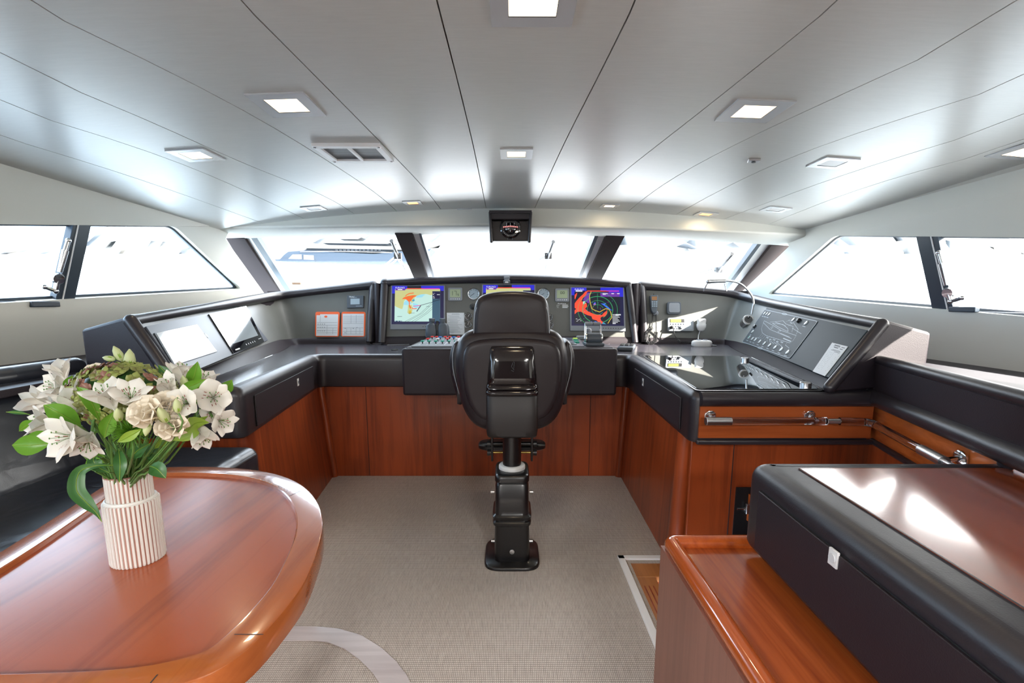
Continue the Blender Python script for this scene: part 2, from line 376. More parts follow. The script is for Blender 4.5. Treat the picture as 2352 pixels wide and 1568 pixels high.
# ---- side walls
def zc(x, y):
    y = max(0, min(4.3, y)); return 2.15-x*x*(.02+.005*(y-2.4))
WP = {s: (V((s*2.6, 0, 1.05)), V((-s, 0, -.2)).normalized()) for s in (-1, 1)}
def wall_pt(s, y, z): return V((s*(2.6-.2*(z-1.05)), y, z))
def AW(u, v, s): return AP(u, v, WP[s])
def extrap(a, b, y): t = (y-a.y)/(b.y-a.y); return a+(b-a)*t
for s, nm, tp, bt, front, yend in ((-1, 'wall_left', ((0, 515), (402, 519)), ((0, 703), (540, 671)), ((518, 549), (612, 680)), -1.2), (1, 'wall_right', ((2352, 545), (1916, 541)), ((2352, 731), (1775, 683)), ((1812, 566), (1683, 690)), .88)):
    wt0, wt1 = AW(*tp[0], s), AW(*tp[1], s); wb0, wb1 = AW(*bt[0], s), AW(*bt[1], s)
    wtE, wbE = extrap(wt1, wt0, yend), extrap(wb1, wb0, yend)
    tip = AW(*((558, 655) if s < 0 else (1760, 668)), s)
    hole = rq([wtE, wt1, tip if False else AW(*((556, 664) if s < 0 else (1762, 676)), s), wbE], .07, 6)
    f0, f1 = AW(*front[0], s), AW(*front[1], s)
    out = [wall_pt(s, -4.8, -.02), wall_pt(s, -4.8, zc(2.45, 0)+.02)]+[wall_pt(s, y, zc(2.43, y)+.03) for y in (0, 1, 2, 3, 3.6, 4.1)]+[f0+V((0, .1, .12)), f0, f1, wall_pt(s, 5.25, -.02)]
    holes = [hole]
    if s < 0:   # unseen salon window added further aft to let in fill light
        holes.append([wall_pt(s, -4.3, 1.35), wall_pt(s, -4.3, 1.95), wall_pt(s, -1.6, 1.95), wall_pt(s, -1.6, 1.35)])
    n = WP[s][1]
    w = MB(); w.ngon(out, holes)
    # reveal / thickness
    w.ngon([p-n*.07 for p in out], [[p-n*.07 for p in h] for h in holes])
    for lp in [out]+holes:
        for a, b in zip(lp, lp[1:]+lp[:1]): w.poly([a, b, b-n*.07, a-n*.07])
    struct(put(nm, w, 'cream', smooth=25, recalc=False))
    # glazing
    root = thing('window_1' if s < 0 else 'window_2', 'long side window %s' % ('to port' if s < 0 else 'to starboard'), 'window', (s*2.5, 2.5, 1.4)); root['kind'] = 'structure'
    del root['label']; del root['category']
    g = MB(); g.slab([p+(p-tip)*.02 for p in hole], n, -.06, -.055); put('glass', g, 'glass', root)
    fr = MB(); gin = [p for p in hole]
    c = sum(hole, V())/len(hole)
    def ringstrip(mb, lp, win, t0, t1):
        inn = []
        for i, p in enumerate(lp):
            a = lp[i-1]; b = lp[(i+1) % len(lp)]; tdir = (b-a).normalized(); nn = tdir.cross(n)
            if nn.dot(c-p) < 0: nn = -nn
            inn.append(p+nn*win)
        for i in range(len(lp)):
            j = (i+1) % len(lp); q = [lp[i], lp[j], inn[j], inn[i]]
            mb.add([p+n*t0 for p in q]+[p+n*t1 for p in q], [[3, 2, 1, 0], [4, 5, 6, 7], [0, 1, 5, 4], [2, 3, 7, 6]])
    ringstrip(fr, gin, .014, -.055, -.035); put('window_frame', fr, 'frame_dark' if s < 0 else 'grey_plastic', root)
    # mullion, rail
    if s < 0: mp = [(163, 505), (204, 505), (160, 705), (116, 705)]; rail = [(0, 693), (150, 690), (150, 712), (0, 712)]; line = [((182, 505), (141, 702))]
    else: mp = [(2110, 535), (2160, 535), (2200, 725), (2152, 725)]; rail = [(2180, 712), (2352, 722), (2352, 738), (2180, 728)]; line = [((2137, 538), (2178, 718))]
    pl = (WP[s][0]-n*.03, n)
    mu = MB(); mu.slab(quad(mp, pl), n, -.02, .02); put('mullion', mu, 'frame_dark', root, bevel=.004)
    rl = MB(); q = quad(rail, pl)
    aft = q[0] if s < 0 else q[1]
    rl.slab([V((p.x, p.y if p.y > 2.7 else p.y-1.2, p.z)) if p in (q[0], q[3]) and s < 0 or p in (q[1], q[2]) and s > 0 else p for p in q], n, -.015, .015); put('slide_rail', rl, 'frame_dark' if s < 0 else 'grey_plastic', root, bevel=.003)
    ch = MB(); pl2 = (pl[0]+n*.022, n)
    a, b = AP(*line[0][0], pl2), AP(*line[0][1], pl2); ch.tube([a, b], .004, 8); put('seal', ch, 'white_trim', root)
    # chrome window stay
    if s < 0: pts = [(157, 552), (150, 575), (137, 625), (133, 640), (127, 668)]; lab = 'chrome sliding window latch rod on the left side window mullion'
    else: pts = [(2156, 580), (2163, 605), (2174, 655), (2178, 672), (2184, 692)]; lab = 'chrome sliding window latch rod on the right side window mullion'
    pl3 = (pl[0]+n*.05, n); P = [AP(u, v, pl3) for u, v in pts]
    r = thing('window_latch', lab, 'latch', P[2])
    b = MB(); b.tube([P[0], P[1]], .011, 12); b.tube([P[1], P[2]], [.016, .012], 12); b.sph(P[0], .014, 12); put('upper_rod', b, 'steel', r)
    b = MB(); b.lathe([(.004, -.012), (.030, -.010), (.032, 0), (.026, .012), (.004, .014)], P[3], n+V((0, -.4, 0)), 20); put('knob', b, 'steel', r)
    b = MB(); b.tube([P[3], P[4]], .013, 12); b.sph(P[4], .016, 12); e = P[4]+V((0, -.06 if s < 0 else -.07, .02)); b.tube([P[4], e], [.009, .012], 10); b.sph(e, .014, 10)
    foot = P[4]-n*.03; b.tube([P[4], foot], .008, 8); put('lower_arm', b, 'steel', r)
    b = MB(); f = AP(*((110, 700) if s < 0 else (2205, 712)), pl3); b.box(f-n*.02, (.03, .16, .03)); put('foot_block', b, 'frame_dark', r, bevel=.005)
# unseen aft bulkhead, closed and darkened so the chair shell reflects dark
w = MB()
w.box((0, -4.8, 1.05), (5.6, .06, 2.2))
struct(put('wall_back', w, 'pillar'))
w = MB(); w.box((0, 5.2, .75), (5.2, .06, 1.5)); struct(put('wall_front', w, 'pillar'))
# ---- ceiling: cloth panels with fine joints
def AC(u, v, dz=0):
    """pixel -> point on the ceiling"""
    z = 2.1
    for _ in range(12):
        p = AZ(u, v, z); z = zc(p.x, p.y)+dz
    return AZ(u, v, z)
joints_px = [
 [(0, 312), (250, 385), (578, 503)],
 [(0, 240), (250, 310), (450, 385), (690, 498)],
 [(0, 137), (300, 250), (560, 382), (740, 440), (828, 501)],
 [(50, 0), (300, 115), (550, 240), (770, 380), (870, 445), (925, 498)],
 [(550, 0), (730, 180), (870, 322), (975, 430), (1024, 496)],
 [(1003, 0), (1050, 180), (1085, 322), (1119, 490)],
 [(1462, 0), (1385, 160), (1308, 300), (1225, 485)],
 [(1930, 0), (1720, 170), (1505, 338), (1410, 410), (1320, 502)],
 [(2352, 27), (2050, 165), (1800, 275), (1580, 385), (1497, 440), (1423, 502)],
 [(2352, 185), (2050, 275), (1850, 340), (1655, 435), (1525, 508)],
 [(2352, 275), (2100, 345), (1880, 420), (1637, 513)],
 [(2352, 330), (2150, 375), (1950, 440), (1748, 522)],
]
def smoothpoly(P, ys):
    P = sorted(P, key=lambda p: p.y); out = []
    for y in ys:
        if y <= P[0].y: a, b = P[0], P[1]
        elif y >= P[-1].y: a, b = P[-2], P[-1]
        else:
            i = max(k for k in range(len(P)-1) if P[k].y <= y); a, b = P[i], P[i+1]
        out.append(a.x+(b.x-a.x)*(y-a.y)/(b.y-a.y))
    for _ in range(6): out = [out[0]]+[(out[i-1]+2*out[i]+out[i+1])/4 for i in range(1, len(out)-1)]+[out[-1]]
    return out
ys = [-4.8+.2*i for i in range(46)]  # to 4.2
JX = []
for j in joints_px:
    P = [AC(u, v) for u, v in j]
    xs = smoothpoly(P, ys)
    y0 = min(p.y for p in P); i0 = next(i for i, y in enumerate(ys) if y >= y0+.05)
    for i in range(i0): xs[i] = xs[i0]+(xs[i0]-xs[i0+1])*0
    JX.append(xs)
JX = [[-2.6]*len(ys)]+JX+[[2.6]*len(ys)]
cm = MB(); g = .0022
for a, b in zip(JX, JX[1:]):
    for i in range(len(ys)-1):
        K = 5
        for k in range(K):
            c = []
            for (ii, kk) in ((i, k), (i, k+1), (i+1, k+1), (i+1, k)):
                xa = a[ii]+g; xb = b[ii]-g; x = xa+(xb-xa)*kk/K; c.append(V((x, ys[ii], zc(x, ys[ii]))))
            cm.poly(c)
    # down-turned joint edges
    for xs, sg in ((a, 1), (b, -1)):
        for i in range(len(ys)-1):
            x0, x1 = xs[i]+sg*g, xs[i+1]+sg*g
            cm.poly([V((x0, ys[i], zc(x0, ys[i]))), V((x1, ys[i+1], zc(x1, ys[i+1]))), V((x1, ys[i+1], zc(x1, ys[i+1])+.02)), V((x0, ys[i], zc(x0, ys[i])+.02))])
co = struct(put('ceiling', cm, 'ceiling', smooth=20, recalc=False))
bm = bmesh.new(); bm.from_mesh(co.data); bmesh.ops.remove_doubles(bm, verts=bm.verts, dist=1e-4); bm.to_mesh(co.data); bm.free(); co.data.shade_smooth(); co.data.set_sharp_from_angle(angle=.4)
w = MB(); w.box((0, -.2, 2.20), (5.4, 9.3, .04)); struct(put('ceiling_deck', w, 'black_matte'))
# ---- header beam above the windscreen
def AYz(px, y): return [AY(u, v, y) for u, v in px]
up = [(440, 508), (473, 510), (822, 500), (1120, 498), (1224, 500), (1500, 508), (1855, 526), (1890, 527)]
md = [(430, 522), (469, 524), (822, 518), (1120, 516), (1224, 518), (1500, 524), (1862, 540), (1890, 541)]
lo = [(490, 550), (515, 549), (822, 541), (1120, 538), (1224, 539), (1500, 547), (1814, 565), (1840, 566)]
U, D, L_ = AYz(up, 4.12), AYz(md, 4.10), AYz(lo, 4.46)
D2 = [p+V((0, .03, -.012)) for p in D]
beam = MB(); top = [p+V((0, .0, .09)) for p in U]; topb = [p+V((0, .42, .14)) for p in U]; lob = [p+V((0, .04, .03)) for p in L_]
beam.loft([list(r) for r in zip(topb, top, U, D, D2, L_, lob)])
struct(put('wall_header', beam, 'cream', bevel=.012, smooth=50))
# ---- windscreen plane and its posts
WS = (V((0, 4.5, 1.95)), V((0, -.42, -1)).normalized())
wn = WS[1]
def wsq(px): return quad(px, WS)
posts = [([(520, 540), (562, 540), (649, 674), (603, 676)], [(560, 540), (577, 540), (663, 672), (648, 674)], [(574, 540), (588, 540), (671, 670), (660, 672)]),
         ([(907, 530), (947, 530), (986, 645), (956, 645)], [(947, 530), (962, 530), (999, 645), (985, 645)], [(961, 530), (966, 530), (1002, 645), (997, 645)]),
         ([(1392, 535), (1435, 535), (1375, 650), (1341, 650)], [(1374, 535), (1393, 535), (1343, 650), (1328, 650)], [(1368, 535), (1376, 535), (1330, 650), (1322, 650)]),
         ([(1772, 556), (1815, 556), (1690, 705), (1655, 705)], [(1748, 556), (1774, 556), (1658, 705), (1634, 705)], [(1741, 556), (1750, 556), (1640, 705), (1630, 705)])]
for i, (a, b, c) in enumerate(posts):
    m_ = MB(); m_.slab(wsq(a), wn, -.04, .03); o = struct(put('trim_%d' % (3+i), m_, 'pillar', bevel=.006))
    m_ = MB(); m_.slab(wsq(b), wn, -.04, .0); q = put('glazing_strip', m_, 'white_trim', o)
    m_ = MB(); m_.slab(wsq(c), wn, -.05, .01); put('rubber_seal', m_, 'frame_dark', o)
panes = [[(580, 535), (930, 525), (975, 700), (690, 720)], [(962, 525), (1374, 530), (1325, 700), (1000, 700)], [(1430, 530), (1750, 550), (1620, 730), (1370, 700)]]
for i, p in enumerate(panes):
    m_ = MB(); m_.slab(wsq(p), wn, -.045, -.04); struct(put('window_%d' % (3+i), m_, 'glass'))
# ================================================================= DASHBOARD
ZW = .985
def stn(lip, bot, top, rt, yb=None, lean=.12):
    l = AZ(*lip, ZW) if yb is None else AY(*lip, yb)
    if yb is not None: l.z = ZW
    b = AY(*bot, l.y+.02); t = AY(*top, l.y+lean); r = AY(*rt, l.y+lean)
    return l, b, t, r
SL = [stn((400, 900), (397, 874), (313, 746), (288, 728), lean=.06),
      stn((486, 868), (462, 848), (400, 728), (392, 711), lean=.08),
      stn((640, 809), (625, 785), (566, 701), (566, 680), lean=.10),
      stn((672, 797), (657, 779), (625, 690), (630, 671), 4.5, .11),
      stn((715, 791), (705, 776), (700, 680), (700, 663), 4.62, .12),
      stn((850, 789), (848, 775), (852, 662), (864, 646), 4.62, .12)]
SR = [stn((1911, 901), (1921, 874), (2014, 755), (2036, 735), lean=.06),
      stn((1800, 852), (1808, 829), (1885, 729), (1890, 708), lean=.08),
      stn((1697, 807), (1706, 788), (1775, 706), (1780, 688), lean=.10),
      stn((1670, 797), (1672, 781), (1715, 692), (1722, 675), 4.5, .11),
      stn((1640, 792), (1640, 777), (1650, 678), (1655, 663), 4.62, .12),
      stn((1480, 789), (1484, 775), (1480, 663), (1466, 648), 4.62, .12)]
SC = [stn((878, 789), (882, 773), (890, 656), (878, 643), 4.56, .10),
      stn((1020, 789), (1020, 771), (1020, 652), (1020, 634), 4.56, .10),
      stn((1165, 789), (1165, 770), (1165, 650), (1165, 629), 4.56, .10),
      stn((1310, 789), (1310, 772), (1310, 653), (1310, 635), 4.56, .10),
      stn((1458, 789), (1452, 774), (1436, 660), (1450, 648), 4.56, .10)]
def crv(a, n=6):
    """Catmull-Rom through station rows"""
    out = []
    for i in range(len(a)-1):
        p0 = a[max(i-1, 0)]; p1 = a[i]; p2 = a[i+1]; p3 = a[min(i+2, len(a)-1)]
        for k in range(n):
            t = k/n; out.append(.5*((2*p1)+(p2-p0)*t+(2*p0-5*p1+4*p2-p3)*t*t+(3*p1-p0-3*p2+p3)*t**3))
    return out+[a[-1]]
def dash(name, label, S, matl, cheek=None, n=6, sharp=False):
    root = thing(name, label, 'dashboard', S[len(S)//2][0])
    l, b, t, r = [crv([s[i] for s in S], n) for i in range(4)]
    m_ = MB()
    for i in range(len(b)-1): m_.poly([b[i], b[i+1], t[i+1], t[i]])
    put('face_panel', m_, matl, root, smooth=30)
    lm = MB(); rows = [l, [x*.35+y*.65+V((0, -.012, 0)) for x, y in zip(l, b)], b]
    for ra, rb in zip(rows, rows[1:]):
        for i in range(len(b)-1): lm.poly([ra[i], ra[i+1], rb[i+1], rb[i]])
    put('riser', lm, 'fascia', root, smooth=60)
    c = [(p+q)/2 for p, q in zip(t, r)]; rad = [(p-q).length/2*1.02 for p, q in zip(t, r)]
    rad = [max(.026, min(.05, x)) for x in rad]
    tm = MB(); tm.tube(c, rad, 16, up=(0, 0, 1)); 
    ends = [(0, 1), (-1, -1)] if name == 'centre' else ([(-1, -1)])
    for k, _ in ends:
        tm.tube([c[k], c[k], l[k]+V((0, -.01, .02))], [rad[k]*.97, rad[k]*.97, rad[k]*.8], 16); tm.sph(c[k], rad[k]*.99, 16)
    if cheek:
        tm.tube([c[0], (c[0]+b[0])/2, l[0]+V((0, .02, .02))], [rad[0], rad[0]*.95, rad[0]*.95], 16); tm.sph(c[0], rad[0]*1.0, 16); tm.sph(l[0]+V((0, .02, .02)), rad[0]*.95, 16)
    put('padded_roll', tm, 'leather', root, smooth=60)
    return root, l, b, t, r
rL, lL, bL, tL, rrL = dash('dashboard', 'left dashboard wing with two flush screens and orange cards', SL, 'dash', True)
rR, lR, bR, tR, rrR = dash('dashboard', 'right dashboard wing with radio, handset and alarm panel', SR, 'dash', True)
rC, lC, bC, tC, rrC = dash('dashboard', 'centre dashboard with three large monitors behind the helm chair', SC, 'dash')
cc = [(p+q)/2 for p, q in zip(tC, rrC)]
m_ = MB(); 
for k in (0,): m_.tube([cc[k], lC[k]+V((0, -.01, .02))], [.04, .036], 16); m_.sph(cc[k], .045, 16)
put('corner_roll', m_, 'leather', rC, smooth=60)
# bodies behind the faces, with their end cheeks
def body(root, t, b, l, r, far, inner_end):
    m_ = MB(); back = []
    n = len(t)
    for i in range(n):
        f = i/(n-1)
        back.append(r[i]*1.0)
    outp = []
    for i in range(n):
        s = 1 if r[i].x > 0 else -1
        w = max(0, min(1, (4.4-r[i].y)/1.5))
        outp.append(V((r[i].x+s*(.02+.22*w), r[i].y+.03+.30*(1-w), r[i].z-.06*w-.03*(1-w))))
    low = [V((p.x, p.y, 1.0)) for p in outp]
    off = [p+(V((p.x, p.y, 0))-V((q.x, q.y, 0))).normalized()*-.004 for p, q in zip(t, l)]
    rr = [p.copy() for p in r]
    for k in range(n-1):
        m_.poly([rr[k], rr[k+1], outp[k+1], outp[k]]); m_.poly([outp[k], outp[k+1], low[k+1], low[k]])
        m_.poly([low[k], low[k+1], l[k+1], l[k]])
    cen = (t[0]+r[0])/2
    m_.poly([l[0], cen, rr[0], outp[0], low[0]]); m_.poly([l[-1], t[-1], rr[-1], outp[-1], low[-1]])
    put('end_cheek', m_, 'fascia', root, smooth=25, bevel=.012)
    return outp
oR = body(rR, tR, bR, lR, rrR, None, None); oL = body(rL, tL, bL, lL, rrL, None, None); body(rC, tC, bC, lC, rrC, None, None)
for x, px in ((0, 868), (1, 1459)):   # upright infills between the sections
    a = AY(px, 650, 4.66); b_ = AY(px, 790, 4.66); m_ = MB(); m_.tube([a, b_], .032, 12); m_.box((a+b_)/2+V((0, .05, 0)), (.09, .08, (a-b_).length))
    put('infill_post', m_, 'fascia', rC, bevel=.004)
# side shelves outboard of the dash
for s, nm in ((-1, 'left'), (1, 'right')):
    m_ = MB()
    zz = 1.075 if s < 0 else 1.04
    m_.prism([V((s*1.72, -1.2, zz)), V((s*2.62, -1.2, zz)), V((s*2.62, 4.7, zz)), V((s*2.2, 4.7, zz)), V((s*1.90, 2.25, zz))], (0, 0, -.03))
    tag(put('side_shelf', m_, 'fascia', bevel=.004), ('dark vinyl shelf behind the sofa under the left side window' if s < 0 else 'dark vinyl shelf under the right side window'), 'shelf')
# ================================================================= WORKTOP + PADDED FASCIA
FO_L, FI_L, FI_R, FO_R = V((-1.29, 2.24, 0)), V((-1.49, 3.66, 0)), V((.885, 3.66, 0)), V((.835, 2.17, 0))
wt = thing('console_worktop', 'dark U shaped console worktop with padded leather edge around the helm', 'worktop', (0, 3.9, ZW))
m_ = MB()
path = [V((-2.25, 2.24, 0)), FO_L, FI_L, FI_R, FO_R, V((1.66, 2.17, 0))]
def off_in(p, q, d):  # q-p direction, offset to console side
    t = (q-p).normalized(); return V((-t.y, t.x, 0))*d
# inner outline of flat top (set back .06 from the fascia plane)
def offset_path(P, d):
    out = []
    for i, p in enumerate(P):
        n1 = off_in(P[i-1], p, 1) if i else None; n2 = off_in(p, P[i+1], 1) if i < len(P)-1 else None
        if n1 is None: out.append(p+n2*d)
        elif n2 is None: out.append(p+n1*d)
        else:
            b_ = (n1+n2); out.append(p+b_*(d/(1+n1.dot(n2))))
    return out
sd_ = -1 if off_in(FI_L, FI_R, 1).y < 0 else 1
sd_ = 1 if sd_ > 0 else -1
def zset(P, z): return [V((p.x, p.y, z)) for p in P]
inn = zset(offset_path(path, sd_*.055), ZW)
backl = [V((p.x, p.y+.03, ZW)) for p in reversed(lR)][::-1]
allback = list(lL)+list(lC)+list(lR)[::-1]     # aft-left .. centre .. aft-right
ordered = [V((-2.25, inn[0].y, ZW))]+[V((p.x, p.y+.02, ZW)) for p in allback]+[V((1.66, inn[-1].y, ZW))]
top = [inn[0]]+ordered[1:-1]+[inn[-1]]+[inn[4], inn[3], inn[2], inn[1]]
m_.prism(top, (0, 0, -.03)); put('top_surface', m_, 'worktop', wt)
# swept padded edge
def sweep(mb, P, prof):
    """prof: list of (inward offset, z)"""
    rows = [zset(offset_path(P, sd_*o), z) for o, z in prof]
    n = len(P)
    for a, b_ in zip(rows, rows[1:]):
        for i in range(n-1): mb.poly([a[i], a[i+1], b_[i+1], b_[i]])
def roundpath(P, r, k=5):
    out = [P[0]]
    for i in range(1, len(P)-1):
        a, b_, c = P[i-1], P[i], P[i+1]; p0 = b_+(a-b_).normalized()*r; p1 = b_+(c-b_).normalized()*r
        for j in range(k+1): t = j/k; out.append(p0*(1-t)**2+b_*2*t*(1-t)+p1*t*t)
    return out+[P[-1]]
RP = roundpath(path, .06)
prof = [(.075, ZW-.002), (.068, ZW+.004)]+[(.05-.05*math.sin(a*math.pi/14), ZW+.005-.05*(1-math.cos(a*math.pi/14))) for a in range(8)]+[(0, .76), (.004, .742), (.02, .735), (.10, .735)]
m_ = MB(); sweep(m_, RP, prof); put('padded_edge', m_, 'leather', wt, smooth=50)
m_ = MB()
for p in (FI_L, FI_R, FO_L, FO_R):
    pass
# piping seams at the corners
for P_, dirv in ((FO_L, V((.02, -.01, 0))), (FO_R, V((-.02, -.01, 0)))):
    pass
# drawers in the wing fascias
def on_face(a, b_, s, z, d=0):
    t = (b_-a).normalized(); n_ = V((-t.y, t.x, 0)); 
    if n_.dot(V((0, 2.0, 0))-a) < 0: n_ = -n_
    return a+(b_-a)*s+V((0, 0, z))+n_*d, n_
for a, b_, s0, s1, sl, lab in ((FO_L, FI_L, .10, .87, .60, 'left'), (FO_R, FI_R, .10, .80, .62, 'right')):
    q = [on_face(a, b_, s, z)[0] for s, z in ((s0, .925), (s1, .925), (s1, .765), (s0, .765))]; n_ = on_face(a, b_, .5, .8)[1]
    m_ = MB(); m_.slab(q, n_, .0005, .0075); d = put('drawer_front', m_, 'fascia', wt, bevel=.004)
    m_ = MB(); strip(m_, q+[q[0]], .004, n_, .0012); put('shadow_gap', m_, 'black_matte', d)
    c = on_face(a, b_, sl, .872, 0)[0]; t = (b_-a).normalized()
    qq = [c-t*.016+V((0, 0, .024)), c+t*.016+V((0, 0, .024)), c+t*.016-V((0, 0, .024)), c-t*.016-V((0, 0, .024))]
    m_ = MB(); m_.slab(qq, n_, .006, .010); lt = put('latch', m_, 'white', d, bevel=.001)
    m_ = MB(); m_.prism(disc(c+n_*.009, n_, .010, 16), n_*.003); put('latch_button', m_, 'grey_plastic', lt)
# ---- wooden base cabinets
bs = thing('helm_cabinet', 'cherry wood base cabinet curving under the helm console', 'cabinet', (0, 3.7, 0))
BPb = [V((-2.2, 2.30, 0)), V((-1.285, 2.30, 0)), V((-1.445, 3.70, 0)), V((.875, 3.70, 0)), V((.845, 2.36, 0)), V((1.66, 2.36, 0))]
BPt = [V((-2.2, 2.30, 0)), V((-1.325, 2.30, 0)), V((-1.52, 3.71, 0)), V((.915, 3.71, 0)), V((.875, 2.34, 0)), V((1.66, 2.36, 0))]
BPr = roundpath(BPb, .05); BPu = roundpath(BPt, .05)
rows = [zset(BPr, 0), zset(BPu, .745)]; m_ = MB()
for i in range(len(BPr)-1): m_.poly([rows[0][i], rows[0][i+1], rows[1][i+1], rows[1][i]])
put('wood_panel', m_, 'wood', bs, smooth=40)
m_ = MB(); 
m_.cyl(V((.872, 2.388, 0)), V((.892, 2.372, .745)), .045, 20); put('corner_post', m_, 'wood', bs)
for (x, y, x2) in ((-1.43, 3.69, -1.50), (.86, 3.69, .895)):
    m_ = MB(); m_.cyl(V((x, y, 0)), V((x2, y, .745)), .028, 14); put('corner_post', m_, 'wood', bs)
for x in (-1.15, .62): m_ = MB(); m_.box((x, 3.697, .37), (.003, .003, .73)); put('panel_joint', m_, 'black_matte', bs)
# lower aft panel of the right wing, with its door opening beyond the joint
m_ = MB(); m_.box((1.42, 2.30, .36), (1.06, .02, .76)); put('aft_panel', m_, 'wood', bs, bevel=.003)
m_ = MB(); m_.box((1.10, 2.288, .36), (.003, .003, .70)); put('panel_joint', m_, 'black_matte', bs)
# ================================================================= THINGS ON THE CENTRE DASH
PC = plane(AY(1165, 770, 4.58), AY(890, 656, 4.66), AY(1436, 660, 4.66))
nC = PC[1]
def frame(q):
    x = (q[1]-q[0]).normalized(); y = (q[0]-q[3]).normalized(); n = x.cross(y).normalized()
    if n.dot(CAM-q[0]) < 0: n = -n
    return x, y, n
def monitor(name, label, px, kind):
    q = quad(px, PC); x, y, n = frame(q); root = thing('monitor', label, 'monitor', bil(q, .5, .5), 'large monitors across the centre dashboard')
    m_ = MB(); m_.slab(q, n, 0, .018); put('bezel', m_, 'grey_plastic', root, bevel=.003)
    s = sub(q, .025, .012, .975, .88) ; h = .0182
    mats = ['e_navy', 'e_blue', 'e_black', 'e_land', 'e_sea', 'e_sea2', 'e_red', 'e_orange', 'e_mag', 'e_side', 'e_white', 'e_green', 'e_yellow', 'e_teal', 'e_bluemark', 'e_line', 'e_purple', 'e_pale']
    K = {k: i for i, k in enumerate(mats)}; lv = [0]
    d = MB()
    def P(pts, k):
        lv[0] += 1; d.mat(K[k]); d.ngon([bil(s, a, b)+n*(h+.00012*lv[0]) for a, b in pts])
    def R(a, b, c, e, k): P([(a, b), (c, b), (c, e), (a, e)], k)
    def Ln(pts, w, k): lv[0] += 1; d.mat(K[k]); strip(d, [bil(s, a, b) for a, b in pts], w, n, h+.00012*lv[0])
    def T(t, a, b, size, k):
        lv[0] += 1; d.mat(K[k]); vs, fs = text(t, bil(s, a, b), x, y, n, size, h+.00012*lv[0]); d.add(vs, fs)
    R(0, 0, 1, 1, 'e_navy')
    R(0, 0, .29, .085, 'e_blue'); R(0, 0, .065, .20, 'e_blue'); R(.56, 0, 1, .085, 'e_blue'); R(.94, 0, 1, .13, 'e_blue'); R(.29, 0, .56, .085, 'e_black')
    T('FURUNO', .06, .068, .022, 'e_white')
    if kind == 'radar':
        R(0, .08, .065, .2, 'e_blue'); R(.72, .08, 1, .24, 'e_blue'); R(.055, .13, .93, .95, 'e_black')
        R(.56, .13, .93, .24, 'e_purple'); P([(.25, .13), (.36, .13), (.34, .42), (.22, .33), (.27, .2)], 'e_purple')
        Ln([(.30, .09), (.68, .09)], .008, 'e_red'); Ln([(.68, .09), (.92, .09)], .008, 'e_mag')
        R(.08, .075, .21, .105, 'e_white')
        P([(.06, .42), (.09, .36), (.16, .25), (.22, .18), (.27, .10), (.31, .10), (.28, .19), (.22, .28), (.19, .36), (.24, .38), (.29, .41), (.30, .50), (.26, .55), (.31, .62), (.37, .66), (.44, .70), (.52, .71), (.58, .72), (.62, .66), (.68, .60), (.68, .67), (.64, .76), (.58, .76), (.55, .80), (.56, .86), (.62, .92), (.59, .95), (.52, .92), (.48, .86), (.40, .83), (.38, .75), (.30, .72), (.22, .67), (.18, .63), (.11, .64), (.06, .70), (.06, .60), (.09, .56), (.06, .53)], 'e_red')
        P([(.06, .2), (.11, .13), (.10, .2), (.07, .31), (.06, .3)], 'e_red')
        P([(.43, .40), (.46, .38), (.47, .44), (.45, .46), (.42, .45)], 'e_bluemark'); P([(.44, .42), (.46, .42), (.46, .45), (.44, .45)], 'e_red')
        P([(.56, .42), (.62, .42), (.67, .40), (.64, .45), (.70, .50), (.77, .60), (.72, .58), (.65, .50), (.60, .45)], 'e_bluemark')
        P([(.44, .88), (.50, .90), (.52, .96), (.45, .95)], 'e_bluemark'); P([(.60, .90), (.66, .96), (.58, .95)], 'e_teal')
        P([(.22, .36), (.26, .36), (.27, .42), (.22, .44)], 'e_pale')
        c = (.50, .58)
        for r0, a0, a1 in ((.11, 20, 340), (.2, -60, 200), (.29, -70, 250), (.38, -20, 235)):
            Ln([(c[0]+r0*math.cos(math.radians(a)), c[1]-r0*1.2*math.sin(math.radians(a))) for a in range(a0, a1, 10)], .0035 if r0 != .29 else .006, 'e_green')
        Ln([(.38, .11), (.345, .22), (.355, .36), (.385, .55), (.45, .60), (.54, .64), (.60, .59), (.66, .55), (.72, .57), (.75, .65), (.77, .78), (.73, .85), (.69, .94)], .007, 'e_yellow')
        Ln([(.5, .15), (.5, .55)], .003, 'e_green')
        for i in range(7): R(.78, .70+i*.034, .88+.02*(i % 3), .712+i*.034, 'e_white')
        R(.84, .695, .94, .725, 'e_white'); R(.60, .15, .70, .165, 'e_white'); R(.60, .175, .66, .19, 'e_white'); R(.78, .93, .84, .95, 'e_white'); R(.77, .15, .82, .17, 'e_white'); R(.88, .15, .93, .17, 'e_white')
        for a, b_ in ((.08, .82), (.11, .85), (.09, .88), (.14, .83), (.16, .87)): R(a, b_, a+.03, b_+.01, 'e_white')
        for i in range(26):
            a, b_ = random.uniform(.2, .8), random.uniform(.3, .9); R(a, b_, a+.012, b_+.012, random.choice(['e_bluemark', 'e_mag', 'e_teal', 'e_red']))
    else:
        R(.055, .085, .93, .93, 'e_land')
        P([(.055, .52), (.09, .55), (.13, .575), (.18, .60), (.205, .60), (.225, .48), (.23, .40), (.27, .35), (.33, .36), (.38, .45), (.42, .41), (.44, .30), (.50, .26), (.58, .22), (.66, .21), (.75, .245), (.80, .215), (.93, .21), (.93, .93), (.055, .93)], 'e_sea')
        P([(.24, .42), (.29, .36), (.36, .39), (.38, .47), (.30, .50), (.22, .49)], 'e_sea2'); P([(.46, .27), (.56, .22), (.64, .22), (.58, .30), (.48, .31)], 'e_sea2')
